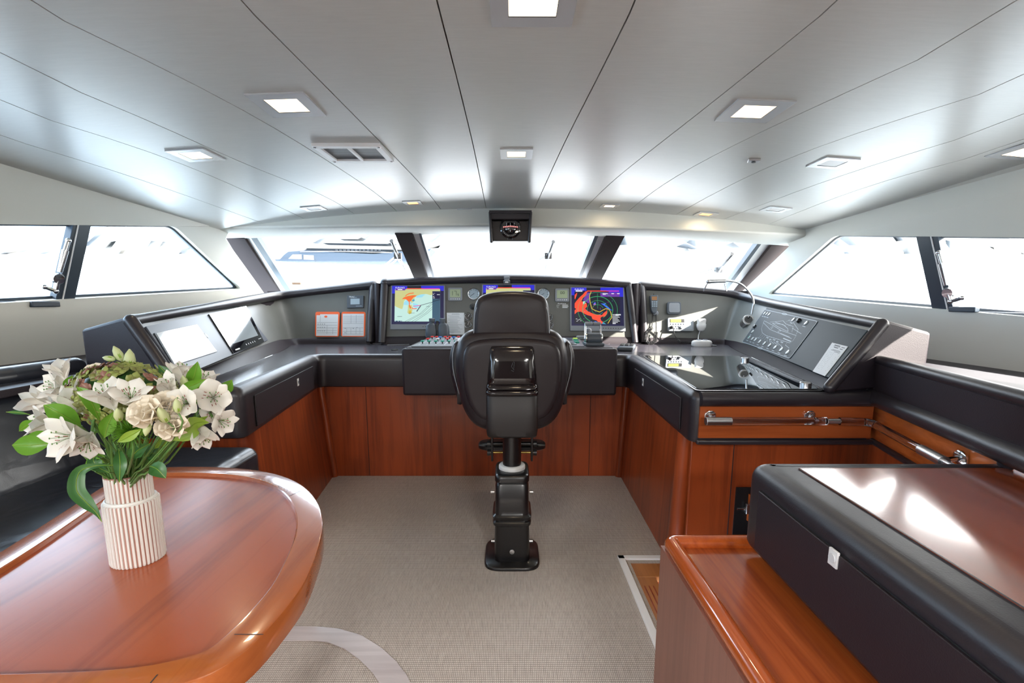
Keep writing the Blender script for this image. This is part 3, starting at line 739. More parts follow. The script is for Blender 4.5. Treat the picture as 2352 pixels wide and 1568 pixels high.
        P([(.40, .44), (.50, .48), (.52, .55), (.47, .60), (.42, .55)], 'e_sea2'); P([(.38, .38), (.43, .34), (.44, .39), (.41, .41)], 'e_teal')
        P([(.31, .50), (.39, .50), (.40, .62), (.38, .72), (.34, .74), (.30, .70), (.31, .60)], 'e_land'); P([(.33, .65), (.37, .64), (.38, .72), (.33, .74)], 'e_yellow')
        P([(.19, .35), (.23, .30), (.30, .27), (.40, .245), (.48, .25), (.46, .275), (.42, .295), (.385, .35), (.37, .40), (.345, .41), (.345, .50), (.375, .56), (.36, .60), (.34, .57), (.33, .50), (.325, .42), (.28, .36), (.25, .34)], 'e_orange')
        Ln([(.26, .27), (.29, .23), (.34, .20), (.42, .185)], .008, 'e_orange'); Ln([(.385, .57), (.42, .60), (.48, .59)], .007, 'e_red')
        Ln([(.41, .53), (.55, .51), (.93, .37)], .005, 'e_line'); Ln([(.36+.06, .53), (.55, .51)], .006, 'e_mag'); Ln([(.56, .51), (.48, .67)], .010, 'e_line')
        for o_ in (0, .05, .13, .19): Ln([(.26+o_, .93), (.55+o_*.7, .72), (.78, .43+o_*.9)], .0025, 'e_line')
        Ln([(.11, .80), (.20, .80)], .004, 'e_line'); Ln([(.66, .54), (.73, .54)], .003, 'e_line'); Ln([(.32, .715), (.44, .71)], .003, 'e_line')
        R(.78, .14, .93, .93, 'e_side'); Ln([(.78, .41), (.93, .36)], .005, 'e_black'); R(.78, .12, .93, .14, 'e_land')
        R(.78, .15, .93, .34, 'e_navy')
        for a, b_, w_ in ((.79, .19, .01), (.82, .19, .01), (.79, .22, .02), (.79, .27, .03), (.79, .31, .04), (.87, .225, .055)): R(a, b_, a+w_, b_+.013, 'e_white')
        R(.055, .91, .20, .935, 'e_side')
        for a in (.06, .12, .17): R(a, .916, a+.02, .926, 'e_white')
        P([(.08, .07), (.27, .07), (.25, .12), (.06, .12)], 'e_purple'); R(.11, .085, .20, .108, 'e_white')
        Ln([(.28, .075), (.60, .075)], .007, 'e_red'); Ln([(.60, .075), (.92, .075)], .007, 'e_mag')
    put('display', d, mats, root, recalc=False, smooth=1)
    b = MB()
    for i in range(8): b.prism(disc(bil(q, .60+i*.045, .935)+n*.018, n, .004, 10), n*.002)
    put('button_row', b, 'black_matte', root)
    return root
monitor('monitor', 'monitor showing a pale sea chart with red marks, left of the helm chair', [(899, 656), (1023, 656), (1023, 757), (897, 757)], 'chart')
monitor('monitor', 'middle monitor mostly hidden behind the headrest of the helm chair', [(1107, 654), (1230, 654), (1230, 756), (1107, 756)], 'chart')
monitor('monitor', 'monitor showing a red radar picture, right of the helm chair', [(1309, 660), (1433, 660), (1436, 761), (1309, 760)], 'radar')
SEG = {'1': 'bc', '7': 'abc', '5': 'afgcd', '0': 'abcdef', '8': 'abcdefg'}
def seg7(mb, s, a, b, w, h, ch, n, lift):
    pts = {'a': ((0, 0), (1, 0)), 'b': ((1, 0), (1, .5)), 'c': ((1, .5), (1, 1)), 'd': ((0, 1), (1, 1)), 'e': ((0, .5), (0, 1)), 'f': ((0, 0), (0, .5)), 'g': ((0, .5), (1, .5))}
    for k in SEG[ch]:
        (x0, y0), (x1, y1) = pts[k]; strip(mb, [bil(s, a+x0*w, b+y0*h), bil(s, a+x1*w, b+y1*h)], .004, n, lift)
def instrument(label, px, digits):
    q = quad(px, PC); x, y, n = frame(q); root = thing('digital_display', label, 'gauge', bil(q, .5, .5), 'square instruments on the centre dashboard')
    m_ = MB(); m_.slab(rq(q, .012, 3), n, 0, .016); put('housing', m_, 'grey_plastic', root, bevel=.003)
    s = sub(q, .12, .13, .88, .74); m_ = MB(); m_.slab(s, n, .0155, .0168); sc_ = put('screen', m_, 'lcd', root)
    m_ = MB()
    if digits: seg7(m_, s, .22, .22, .02, .55, '1', n, .0172); seg7(m_, s, .40, .22, .20, .55, '7', n, .0172); seg7(m_, s, .74, .58, .08, .2, '5', n, .0172)
    else: seg7(m_, s, .34, .2, .14, .25, '0', n, .0172); seg7(m_, s, .56, .2, .14, .25, '0', n, .0172)
    put('digits', m_, 'lcd_ink', sc_)
    m_ = MB()
    for i in range(5): m_.prism(disc(bil(q, .2+i*.15, .87)+n*.016, n, .0045, 8), n*.003)
    put('keys', m_, 'white_mark', root)
instrument('square instrument reading 17 on a pale green display', [(1030, 661), (1062, 661), (1062, 691), (1030, 691)], 1)
instrument('square instrument with faint digits, above the small white lettered plate', [(1275, 663), (1307, 663), (1307, 693), (1275, 693)], 0)
def gauge(label, u, v, rpx, ang, big):
    c = AP(u, v, PC); r = rpx*4.6/F; root = thing('round_gauge', label, 'gauge', c, 'round gauges on the centre dashboard')
    x = V((1, 0, 0)); y = nC.cross(x).normalized(); y = -y if y.z < 0 else y
    m_ = MB(); m_.lathe([(r, 0), (r, .008), (r*.92, .014), (r*.84, .010)], c, nC, 28, False); put('rim', m_, 'brushed', root)
    m_ = MB(); m_.prism(disc(c+nC*.004, nC, r*.88, 24), nC*.004); put('dial', m_, 'lcd_grey' if big else 'dial', root)
    m_ = MB()
    for k in range(9):
        a = math.radians(220-k*32.5); d = x*math.cos(a)+y*math.sin(a); strip(m_, [c+d*r*.62, c+d*r*.82], r*.07, nC, .0088)
    a = math.radians(ang); d = x*math.cos(a)+y*math.sin(a); strip(m_, [c-d*r*.15, c+d*r*.62], r*.08, nC, .0092)
    put('needle_and_marks', m_, 'white_mark' if not big else 'ink', root, recalc=False)
gauge('large round gauge left of the helm chair headrest, right of the square 17 display', 1088, 675, 14, 215, 1)
gauge('large round gauge right of the helm chair headrest, left of a square display', 1248, 675, 14, 215, 1)
gauge('small round gauge left of the headrest, just right of the white notice', 1076, 726, 9, 60, 0)
gauge('lowest small round gauge left of the headrest, beside the notice foot', 1075, 745, 9, 70, 0)
gauge('small round gauge just right of the headrest, upper of the pair', 1261, 728, 9, 60, 0)
gauge('small round gauge just right of the headrest, lowest there', 1262, 746, 9, 70, 0)
for (u, v, lab) in ((1086, 704, 'black knob under the large round gauge left of the headrest'), (1252, 703, 'black knob just right of the helm chair headrest')):
    c = AP(u, v, PC); r = thing('dimmer_knob', lab, 'knob', c, 'black knobs on the centre dashboard'); m_ = MB(); m_.lathe([(.030, 0), (.030, .006), (.024, .010)], c, nC, 20); put('collar', m_, 'black', r); m_ = MB(); m_.lathe([(.018, .008), (.017, .026), (.012, .03)], c, nC, 18); put('cap', m_, 'black_matte', r)
def plate(name, label, cat, q, n, matl, marks, mk='ink', th=.002, group=None, bev=0, rr=0):
    root = thing(name, label, cat, bil(q, .5, .5), group)
    m_ = MB(); m_.slab(rq(q, rr, 3) if rr else q, n, 0, th); put('sheet' if th < .004 else 'plate', m_, matl, root, bevel=bev)
    m_ = MB()
    for a, b, c, d in marks: m_.poly([bil(q, a, b)+n*(th+.0006), bil(q, c, b)+n*(th+.0006), bil(q, c, d)+n*(th+.0006), bil(q, a, d)+n*(th+.0006)])
    put('print', m_, mk, root, recalc=False)
    return root
q = quad([(1026, 718), (1066, 718), (1067, 768), (1028, 768)], PC)
marks = [(.3, .04, .7, .055), (.28, .075, .75, .09)]+[(.06+(.1 if i % 4 == 1 else 0), .14+i*.05, random.uniform(.6, .94), .155+i*.05) for i in range(16)]
plate('notice', 'white printed notice stuck between the left monitor and small gauges', 'paper', q, nC, 'paper', marks, 'ink_pale')
q = quad([(1277, 694), (1306, 694), (1306, 708), (1277, 708)], PC)
r = plate('name_plate', 'dark name plate with white script under the right square display', 'sign', q, nC, 'black_matte', [(.5, .42, .95, .52), (.5, .62, .98, .72), (.5, .82, .92, .92)], 'white_mark')
x, y, n = frame(q)
for t, a, b, sz in (('Call Sign :', .04, .54, .0085), ('MMSI :', .04, .74, .0085), ('IMO :', .08, .94, .0085)):
    m_ = MB(); m_.add(*text(t, bil(q, a, b), x, y, n, sz, .003)); put('lettering', m_, 'white_mark', r, recalc=False, smooth=1)
for i, (u0, w_) in enumerate(((.14, .12), (.29, .10), (.42, .09), (.54, .1), (.67, .12))):
    m_ = MB(); m_.tube([bil(q, u0, .30)+n*.003, bil(q, u0+w_*.4, .14 if i in (0, 2) else .22)+n*.003, bil(q, u0+w_, .30)+n*.003], .0025, 5); put('script_stroke', m_, 'white_mark', r)
# webcam clip on the roll
c = AY(1164, 648, 4.52); r = thing('camera_clip', 'small grey clip with a lens on the centre padded roll', 'clip', c)
m_ = MB(); m_.box(c+V((0, .06, .045)), (.055, .05, .02)); m_.box(c+V((0, .05, .03)), (.045, .02, .05)); put('bracket', m_, 'grey_plastic', r, bevel=.003)
m_ = MB(); m_.box(c+V((0, 0, 0)), (.06, .05, .035)); b = put('lens_body', m_, 'mid_plastic', r, bevel=.004); m_ = MB(); m_.box(c+V((0, -.027, 0)), (.03, .004, .014)); put('badge', m_, 'white_mark', b)
# ================================================================= LEFT DASH
PLF = plane(AY(700, 680, 4.72), AY(705, 776, 4.64), AY(850, 662, 4.74)); nL = PLF[1]
q = quad([(798, 679), (836, 679), (836, 707), (798, 708)], PLF); x, y, n = frame(q)
r = thing('control_display', 'black square control panel with grey screen above the orange cards', 'control panel', bil(q, .5, .5))
m_ = MB(); m_.slab(q, n, 0, .016); put('housing', m_, 'mid_plastic', r, bevel=.003)
m_ = MB(); m_.slab(sub(q, .22, .26, .77, .72), n, .0155, .017); put('screen', m_, 'lcd_grey', r)
m_ = MB(); m_.add(*text('TRAC', bil(q, .12, .18), x, y, n, .022, .0165)); put('lettering', m_, 'white_mark', r, smooth=1)
m_ = MB(); m_.poly([bil(q, a, b)+n*.0165 for a, b in ((.38, .14), (.6, .14), (.6, .18), (.38, .18))]); put('bar_print', m_, 'line_mark', r, recalc=False)
m_ = MB(); m_.poly([bil(q, a, b)+n*.0165 for a, b in ((.54, .83), (.9, .83), (.9, .88), (.54, .88))]); put('bar_print', m_, 'line_mark', r, recalc=False)
for px, lab, k in (([(725, 716), (781, 716), (779, 773), (724, 773)], 'orange framed card with a red blot, left of the pair', 0), ([(785, 716), (840, 716), (839, 773), (784, 773)], 'orange framed card printed with an empty grid, right of the pair', 1)):
    q = quad(px, PLF); x, y, n = frame(q); r = thing('instruction_card', lab, 'card', bil(q, .5, .5), 'orange framed cards on the left dashboard')
    m_ = MB(); m_.slab(rq(q, .02, 3), n, .001, .006); put('backing', m_, 'orange', r)
    s = sub(q, .05, .08, .94, .97); m_ = MB()
    if k: m_.slab(s, n, .006, .0066)
    else: m_.slab([bil(q, a, b) for a, b in ((.2, .10), (.94, .10), (.94, .97), (.05, .97), (.05, .14), (.2, .14))], n, .006, .0066)
    put('sheet', m_, 'paper', r)
    m_ = MB()
    L = lambda a, b, c, d, w=.003: strip(m_, [bil(s, a, b), bil(s, c, d)], w, n, .0072)
    if k:
        for t in (.12, .20, .28, .36, .44, .64, .80, .92): L(.03, t, .97, t)
        for t in (.4, .64): L(t, .05, t, .44)
        for t in (.2, .4, .64, .82): L(t, .64, t, .92)
        for a, b in ((.1, .66), (.48, .66), (.65, .63), (.1, .86)): L(a, b, a+.06, b, .008)
    else:
        for t in (.40, .52, .64, .76, .86): L(.03, t, .97, t)
        for a, b in ((.17, .1), (.5, .52), (.5, .64), (.78, .64)): L(a, b, a, b+.28)
        for i in range(3):
            for j in range(4): L(.06+j*.1, .47+i*.15, .1+j*.1, .47+i*.15, .01)
    put('print', m_, 'ink_pale', r, recalc=False)
    if not k:
        m_ = MB(); m_.slab([bil(s, .44+.07*math.cos(a)*(1.2 if math.cos(a) < 0 else .9), .13+.05*math.sin(a)) for a in [k_*.5236 for k_ in range(12)]], n, .0066, .0076); put('red_blot', m_, 'orange', r)
# screens flush in the slanted left wing
def wingplane(b, t, k=12):
    p, n = plane(b[0], t[0], t[k]); d = max((x-p).dot(n) for x in b[:k+1]+t[:k+1]); return (p+n*max(d, 0), n)
PLW = wingplane(bL, tL); nLW = PLW[1]
def offp(pl, d): return (pl[0]+pl[1]*d, pl[1])
bp = [(334, 750), (556, 704), (615, 781), (412, 866)]
q = quad(bp, offp(PLW, .004)); m_ = MB(); m_.slab(q, nLW, -.03, .003); put('mounting_plate', m_, 'panel_pale', rL, bevel=.002)
q = quad([(357, 766), (451, 746), (496, 807), (400, 838)], offp(PLW, .009)); q = q
r = thing('flush_screen', 'pale lit flush screen with round thumb notch, nearer the sofa', 'screen', bil(q, .5, .5), 'screens in the left dashboard wing')
m_ = MB(); m_.slab(grow(q, .012), nLW, -.002, .003); put('frame', m_, 'frame_dark', r, bevel=.002)
m_ = MB(); m_.slab(q, nLW, .003, .005); put('display', m_, pm('screen_mirror', (.45, .50, .55), .06, spec=1, coat=1, emit=(.75, .85, .92), estr=.15), r)
m_ = MB(); m_.prism(disc(bil(q, 1.03, .42)+nLW*.002, nLW, .016, 18), nLW*.004); put('thumb_notch', m_, 'grey_plastic', r)
q = quad([(478, 722), (564, 703), (606, 786), (535, 812)], offp(PLW, .009))
r = thing('flush_screen', 'glossy touch screen with black lower edge and white icons', 'screen', bil(q, .5, .5), 'screens in the left dashboard wing')
m_ = MB(); m_.slab(q, nLW, -.002, .006); put('glass', m_, 'glass_black', r, bevel=.002)
s = sub(q, .12, .08, .90, .80); m_ = MB(); m_.slab(s, nLW, .006, .0066); put('display', m_, pm('screen_grey', (.30, .35, .38), .03, spec=1, coat=1, emit=(.7, .8, .85), estr=.25), r)
x, y, n = frame(q); m_ = MB()
for i in range(5): m_.prism(disc(bil(q, .42+i*.07, .91)+n*.0062, n, .006, 10), n*.0008)
m_.slab(sub(q, .08, .93, .2, .96), n, .0062, .0068); m_.slab(sub(q, .85, .88, .95, .89), n, .0062, .0068); put('icons', m_, 'white_mark', r)
# ================================================================= RIGHT DASH
PRF = plane(AY(1650, 678, 4.74), AY(1640, 777, 4.64), AY(1480, 663, 4.74)); nR = PRF[1]
# handset with coiled cord
q = quad([(1490, 680), (1509, 680), (1508, 714), (1492, 714)], PRF); x, y, n = frame(q)
r = thing('radio_handset', 'black radio handset with keypad hanging on the right dashboard', 'handset', bil(q, .5, .5))
m_ = MB(); m_.slab([bil(q, a, b) for a, b in ((.05, 0), (.95, 0), (1.0, .1), (1.0, .5), (.88, 1.05), (.75, 1.2), (.25, 1.2), (.05, 1.05), (0, .5), (0, .1))], n, .01, .045); put('body', m_, 'mid_plastic', r, bevel=.006)
m_ = MB(); m_.slab(sub(q, .18, .10, .82, .34), n, .045, .047); put('display', m_, 'lcd_amber', r)
m_ = MB()
for i in range(3):
    for j in range(3): m_.slab(sub(q, .14+i*.26, .42+j*.14, .33+i*.26, .51+j*.14), n, .045, .049)
put('keypad', m_, 'line_mark', r)
m_ = MB(); m_.tube([bil(q, .5, 0)+n*.03, bil(q, .5, -.12)+n*.03], .004, 6); put('antenna_stub', m_, 'black', r)
def coil(mb, path, R, turns, r=.0035, per=8):
    # arc-length param
    P = [V(p) for p in path]; L = [0]
    for a, b in zip(P, P[1:]): L.append(L[-1]+(b-a).length)
    def at(s):
        s *= L[-1]
        for i in range(len(P)-1):
            if s <= L[i+1] or i == len(P)-2: t = (s-L[i])/(L[i+1]-L[i]); return P[i].lerp(P[i+1], t), (P[i+1]-P[i]).normalized()
    out = []; up = nR
    for k in range(turns*per+1):
        p, t = at(k/(turns*per)); x_ = up.cross(t).normalized(); y_ = t.cross(x_); a = 2*math.pi*k/per; out.append(p+(x_*math.cos(a)+y_*math.sin(a))*R)
    mb.tube(out, r, 5)
c0, c1, c2, c3, c4_, c5, c6, c7 = [AP(u, v, offp(PRF, d)) for u, v, d in ((1500, 716, .03), (1497, 752, .04), (1484, 765, .04), (1482, 782, .05), (1492, 789, .05), (1504, 785, .05), (1507, 762, .04), (1507, 722, .02))]
m_ = MB(); m_.tube([c0, c1], .004, 6); m_.tube([c6, c7], .004, 6); coil(m_, [c1, c2, c3, c4_, c5, c6], .016, 30); put('coiled_cord', m_, 'black', r)
c = AP(1506, 719, PRF); m_ = MB(); m_.lathe([(.026, 0), (.026, .006), (.018, .012), (.008, .012)], c, nR, 20); tag(put('cord_bracket', m_, 'grey_plastic'), 'round pale bracket on the dashboard below the radio handset', 'bracket')
# square speaker
q = quad([(1531, 694), (1562, 694), (1563, 722), (1531, 722)], PRF); r = thing('speaker', 'small square grey speaker on the right dashboard above the radio', 'speaker', bil(q, .5, .5)); n = nR
m_ = MB(); m_.slab(rq(q, .02, 3), n, 0, .022); put('housing', m_, 'mid_plastic', r, bevel=.004); m_ = MB(); m_.slab(rq(sub(q, .1, .1, .9, .88), .02, 3), n, .02, .027); put('grille', m_, 'grey_plastic', r, bevel=.003)
# radio set
q = quad([(1532, 731), (1591, 731), (1591, 761), (1532, 761)], PRF); r = thing('radio_set', 'grey radio set with yellow green display and round buttons', 'radio', bil(q, .5, .5))
m_ = MB(); m_.slab(rq(q, .012, 3), n, 0, .028); put('housing', m_, 'grey_plastic', r, bevel=.005)
m_ = MB(); m_.slab(sub(q, .07, .10, .63, .36), n, .0275, .0295); dd = put('display_bezel', m_, 'black', r); m_ = MB(); m_.slab(sub(q, .10, .14, .5, .32), n, .0295, .0303); put('display', m_, 'lcd_yellow', dd)
for j, row in enumerate(((.11, .21, .31, .41, .51, .61), (.21, .31, .41), (.26, .36))):
    for a in row:
        m_ = MB(); c = bil(q, a, .48+.17*j)+n*.028; m_.lathe([(.007, 0), (.006, .004), (.003, .005)], c, n, 10); put('button', m_, 'mid_plastic', r)
m_ = MB(); c = bil(q, .52, .74)+n*.028; m_.lathe([(.016, 0), (.014, .016), (.008, .018)], c, n, 18); put('tuning_knob', m_, 'grey_plastic', r)
m_ = MB(); c = bil(q, .13, .74)+n*.028; m_.lathe([(.016, 0), (.014, .02), (.006, .03)], c, n, 18); put('plug', m_, 'black', r)
m_ = MB()
for i in range(9): m_.slab(sub(q, .68, .12+i*.085, .95, .155+i*.085), n, .027, .0295)
put('speaker_slots', m_, 'lcd_grey', r)
P = [bil(q, .16, .78)+n*.05]+[AP(u, v, offp(PRF, d)) for u, v, d in ((1550, 770, .08), (1556, 780, .10), (1562, 786, .10), (1588, 787, .12), (1600, 786, .12))]
m_ = MB(); m_.tube(P[:3], .004, 6); coil(m_, P[2:], .011, 18, .003); put('coiled_cord', m_, 'black', r)
# white fist microphone on its stand
q = quad([(1600, 735), (1622, 735), (1622, 757), (1600, 757)], offp(PRF, .05)); c = bil(q, .5, .5)
r = thing('microphone', 'white fist microphone standing above the white base, lit by sun', 'microphone', c)
hx = (q[1]-q[0]).length/2; m_ = MB(); m_.loft([[c+V((0, 0, z))+V((hx*w_*math.cos(a), .025*w_*math.sin(a), 0)) for a in [k*math.pi/8 for k in range(16)]] for z, w_ in ((-.058, .4), (-.05, .7), (-.02, 1.0), (.008, 1.0), (.012, .88), (.04, .95), (.055, .9), (.06, .7))]); put('head', m_, 'white', r, smooth=60)
m_ = MB(); b0 = AP(1603, 786, offp(PRF, .12)); m_.tube([c+V((0, .02, -.05)), c+V((-.01, .03, -.1)), b0], .004, 6); put('cord', m_, 'white', r)
m_ = MB(); m_.tube([c+V((0, .03, -.02)), c+V((0, .05, -.02))], .02, 12); put('clip', m_, 'grey_plastic', r)
c = AZ(1611, 797, ZW+.002); c.y = 4.38; c = AY(1611, 799, 4.38); c.z = ZW; r = thing('oval_cradle', 'white oval base unit on the worktop below the microphone', 'base unit', c)
m_ = MB(); m_.loft([sring(c.x, c.y, c.z+z, .092*w_, .045*w_, 2.6, 28) for z, w_ in ((.001, .93), (.012, 1), (.035, 1), (.05, .92), (.056, .75))]); put('body', m_, 'white', r, smooth=60)
m_ = MB(); m_.lathe([(.022, 0), (.02, .008), (.014, .009)], c+V((.03, 0, .055)), (0, 0, 1), 16); m_.lathe([(.022, 0), (.02, .008), (.014, .009)], c+V((-.03, 0, .055)), (0, 0, 1), 16); put('cups', m_, 'grey_plastic', r)
m_ = MB(); m_.tube([c+V((.09, 0, .01)), c+V((.13, -.01, .006)), c+V((.145, .02, .006)), c+V((.12, .05, .006)), c+V((.08, .05, .006))], .0045, 6); put('cable', m_, 'black', r)
# gooseneck chart lamp
c = AY(1716, 738, 4.28); r = thing('gooseneck_lamp', 'silver gooseneck lamp arching over the right padded roll', 'lamp', c); ax = V((-.15, -.9, .42)).normalized()
m_ = MB(); m_.lathe([(.045, -.06), (.047, 0), (.047, .035), (.040, .04)], c, ax, 28); put('base', m_, 'brushed', r)
m_ = MB(); m_.lathe([(.044, .038), (.044, .043), (.034, .043), (.034, .038)], c, ax, 28, False); put('ring', m_, 'white', r); m_ = MB(); m_.prism(disc(c+ax*.039, ax, .034), ax*.002); put('switch_face', m_, 'glass_black', r)
P = [AY(u, v, 4.22) for u, v in ((1726, 722), (1729, 705), (1731, 695), (1728, 682), (1719, 668), (1706, 655), (1693, 648), (1678, 645), (1664, 644))]
m_ = MB(); m_.tube(crv(P, 4), .0085, 10); put('neck', m_, 'brushed', r, smooth=60)
m_ = MB(); a, b = AY(1666, 645, 4.22), AY(1627, 646, 4.22); m_.tube([a, b], [.016, .018], 16); m_.sph(b, .020, 12); h = put('lamp_head', m_, 'brushed', r, smooth=50)
m_ = MB(); m_.tube([b, AY(1622, 655, 4.22), AY(1616, 668, 4.26)], .006, 8); m_.tube([AY(1664, 648, 4.22), AY(1666, 658, 4.22), AY(1669, 668, 4.22)], .004, 8); put('arm', m_, 'brushed', h)
# alarm panel on the slanted right wing
PRW = wingplane(bR, tR); nRW = PRW[1]
q = quad([(1762, 707), (1994, 759), (1905, 868), (1707, 786)], offp(PRW, .004)); m_ = MB(); m_.slab(q, nRW, -.03, .004); put('mounting_plate', m_, 'panel_dark', rR, bevel=.002)
q = quad([(1757, 711), (1878, 738), (1814, 823), (1705, 785)], offp(PRW, .011)); x, y, n = frame(q)
r = thing('alarm_panel', 'dark panel etched with a motor yacht outline and round buttons', 'control panel', bil(q, .5, .5))
m_ = MB(); m_.slab(grow(q, .004), n, -.005, 0); put('plate', m_, 'panel_dark', r, bevel=.001)
m_ = MB(); B = rq(q, .02, 3); strip(m_, B+[B[0]], .004, n, .0012)
def E(pts, w=.0025): strip(m_, [bil(q, a, b) for a, b in pts], w, n, .0012)
def ell(a, b, ra, rb): return [(a+ra*math.cos(k*.5236), b+rb*math.sin(k*.5236)) for k in range(13)]
E([(.16, .30), (.22, .52), (.30, .62), (.42, .66), (.86, .66), (.88, .58), (.87, .45), (.60, .43), (.40, .36), (.16, .30)]); E([(.16, .30), (.18, .36), (.40, .48), (.84, .55)]); E([(.30, .30), (.42, .24), (.52, .18), (.60, .24), (.74, .26), (.78, .40)]); E([(.36, .31), (.50, .36), (.66, .40), (.72, .41), (.68, .34), (.56, .27), (.36, .31)]); E([(.40, .26), (.62, .29)]); E([(.58, .20), (.62, .08), (.60, .14), (.72, .14)]); E([(.66, .28), (.70, .16), (.84, .30), (.86, .42)]); E([(.74, .30), (.92, .38)]); E(ell(.41, .42, .02, .025)); E(ell(.58, .46, .02, .025)); E([(.62, .50), (.80, .53)]); E([(.72, .60), (.86, .62)], .006)
for i in range(9): E([(.30+i*.045, .64), (.30+i*.045, .76-.01*(i % 3)), (.20+i*.075, .80)])
E([(.76, .66), (.76, .78), (.80, .82)]); E([(.82, .66), (.82, .74), (.90, .78), (.90, .83)]); E(ell(.46, .0, .05, .022), .003); E(ell(.46, 1.0, .05, .022), .003)
for i in range(5): E([(.44+i*.07, .70+.02*(i % 2)), (.48+i*.07, .70+.02*(i % 2))], .006)
put('etched_drawing', m_, 'line_mark', r, recalc=False)
btn = [(.055, .10, 0), (.115, .10, 0), (.175, .10, 0), (.67, .09, 0), (.88, .10, 'red'), (.075, .66, 0), (.09, .83, 'green')]+[(.185, .84, 0), (.26, .84, 0), (.37, .85, 0), (.48, .855, 0), (.59, .86, 0), (.70, .865, 0), (.81, .87, 0), (.92, .88, 0)]
for a, b, k in btn:
    c = bil(q, a, b); m_ = MB(); m_.lathe([(.0155, 0), (.015, .005), (.010, .006)], c, n, 16, False); o = put('button', m_, 'button_rim', r, label='red button' if k == 'red' else 'green button' if k == 'green' else None)
    m_ = MB(); m_.prism(disc(c+n*.003, n, .0105, 14), n*.003); put('button_cap', m_, k if k else 'button_mid', o)
    if (a, b) != (.075, .66): pass
    m_ = MB(); m_.poly([bil(q, a-.02, b+.085)+n*.001, bil(q, a+.025, b+.085)+n*.001, bil(q, a+.025, b+.10)+n*.001, bil(q, a-.02, b+.10)+n*.001]); put('caption', m_, 'line_mark', o, recalc=False)
for a, b in ((.77, .09), (.055, .52)):
    c = bil(q, a, b); m_ = MB(); m_.lathe([(.016, 0), (.015, .014), (.008, .018)], c, n, 16); put('key_switch', m_, 'black', r)
q = quad([(1912, 787), (1948, 796), (1895, 864), (1867, 853)], offp(PRW, .009))
marks = [(.25, .04, .62, .07), (.22, .085, .66, .095), (.3, .11, .58, .135), (.72, .06, .92, .08), (.7, .12, .88, .14), (.3, .19, .8, .2), (.24, .215, .86, .228), (.5, .25, .86, .262)]+[(.16+.11*j+(.2 if j > 3 else 0), .30+i*.05, .16+.11*j+.04+(.2 if j > 3 else 0), .306+i*.05) for i in range(12) for j in range(6) if (i*j) % 3 != 1]
plate('paper_slip', 'long white printed slip stuck low on the right dashboard wing', 'paper', q, nRW, 'paper', marks, 'ink', .002)
# ================================================================= ON THE WORKTOP
# chart glass
gl = [V((.945, 2.30, 0)), V((1.02, 3.56, 0)), V((1.54, 3.56, 0)), V((1.46, 2.9, 0)), V((1.40, 2.30, 0))]
pxs = [(1597, 899), (1476, 817), (1706, 818), (1888, 899)]
gq = [AZ(1602, 894, ZW+.004), AZ(1480, 817, ZW+.004), AZ(1706, 818, ZW+.004), AZ(1882, 894, ZW+.004)]
r = thing('chart_table_glass', 'black mirror glass chart table set in the right worktop', 'glass top', gq[0])
m_ = MB(); m_.prism(rq(gq, .03, 4), (0, 0, .003)); put('glass_plate', m_, 'glass_black', r, bevel=.001)
m_ = MB(); m_.prism([p-V((0, 0, .003)) for p in rq(grow(gq, .03), .04, 4)], (0, 0, .002)); put('surround', m_, 'black', r)
for u, v in ((1711, 828), (1850, 887)):
    c = AZ(u, v, ZW+.006); m_ = MB(); m_.lathe([(.026, 0), (.026, .018), (.022, .022)], c, (0, 0, 1), 20); put('hinge_knob', m_, 'brushed', r)
# keypad
def onwt(px): return [AZ(u, v, ZW) for u, v in px]
kq = onwt([(1413, 788), (1438, 786), (1460, 798), (1436, 800)])
ctr = AZ(1436, 797, ZW); ctr = V((ctr.x, 4.10, ZW)); ctr.x = (1437-1176)/F*4.15
r = thing('remote_keypad', 'black chunky keypad lying on the worktop right of the throttle', 'keypad', ctr); R3 = Matrix.Rotation(math.radians(-18), 3, 'Z')
m_ = MB(); m_.box(ctr+V((0, 0, .018)), (.13, .34, .034), R3); put('body', m_, 'mid_plastic', r, bevel=.012)
m_ = MB()
for i in range(5):
    for j in range(3): m_.box(ctr+R3 @ V((-.04+j*.04, -.02+i*.035, .038)), (.03, .026, .01), R3)
put('keys', m_, 'black', r, bevel=.002)
# recess rims left and right of the pod
for px, lab in (([(893, 784), (900, 776), (955, 776), (960, 780), (940, 792), (890, 793)], 'left'), ([(1372, 776), (1432, 776), (1440, 786), (1440, 792), (1395, 792)], 'right')):
    P = [AZ(u, v, ZW+.003) for u, v in px]; P = [V((p.x, min(p.y, 4.6), p.z)) for p in P]
    m_ = MB(); m_.tube(P+[P[0]], .007, 6); put('recess_rim_piping', m_, 'leather', wt)
c = V(((912-1176)/F*4.15, 4.05, ZW+.001)); m_ = MB(); m_.lathe([(.030, 0), (.030, .005), (.024, .007)], c, (0, 0, 1), 20); put('cable_grommet', m_, 'black', wt)
# ---- helm pod
pod = thing('helm_pod', 'dark leather covered centre pod carrying the throttle and switches', 'console', (0, 3.9, .72))
m_ = MB(); x0, x1 = -.79, .755
m_.box(((x0+x1)/2, 3.96, .89), (x1-x0, 1.12, .34)); put('body', m_, 'fascia', pod, bevel=.018, seg=3)
m_ = MB(); m_.box(((x0+x1)/2, 3.99, 1.0615), (x1-x0-.05, 1.08, .006)); put('top_plate', m_, 'fascia', pod, bevel=.002)
ZP = 1.0655
def AZP(u, v): return AZ(u, v, ZP)
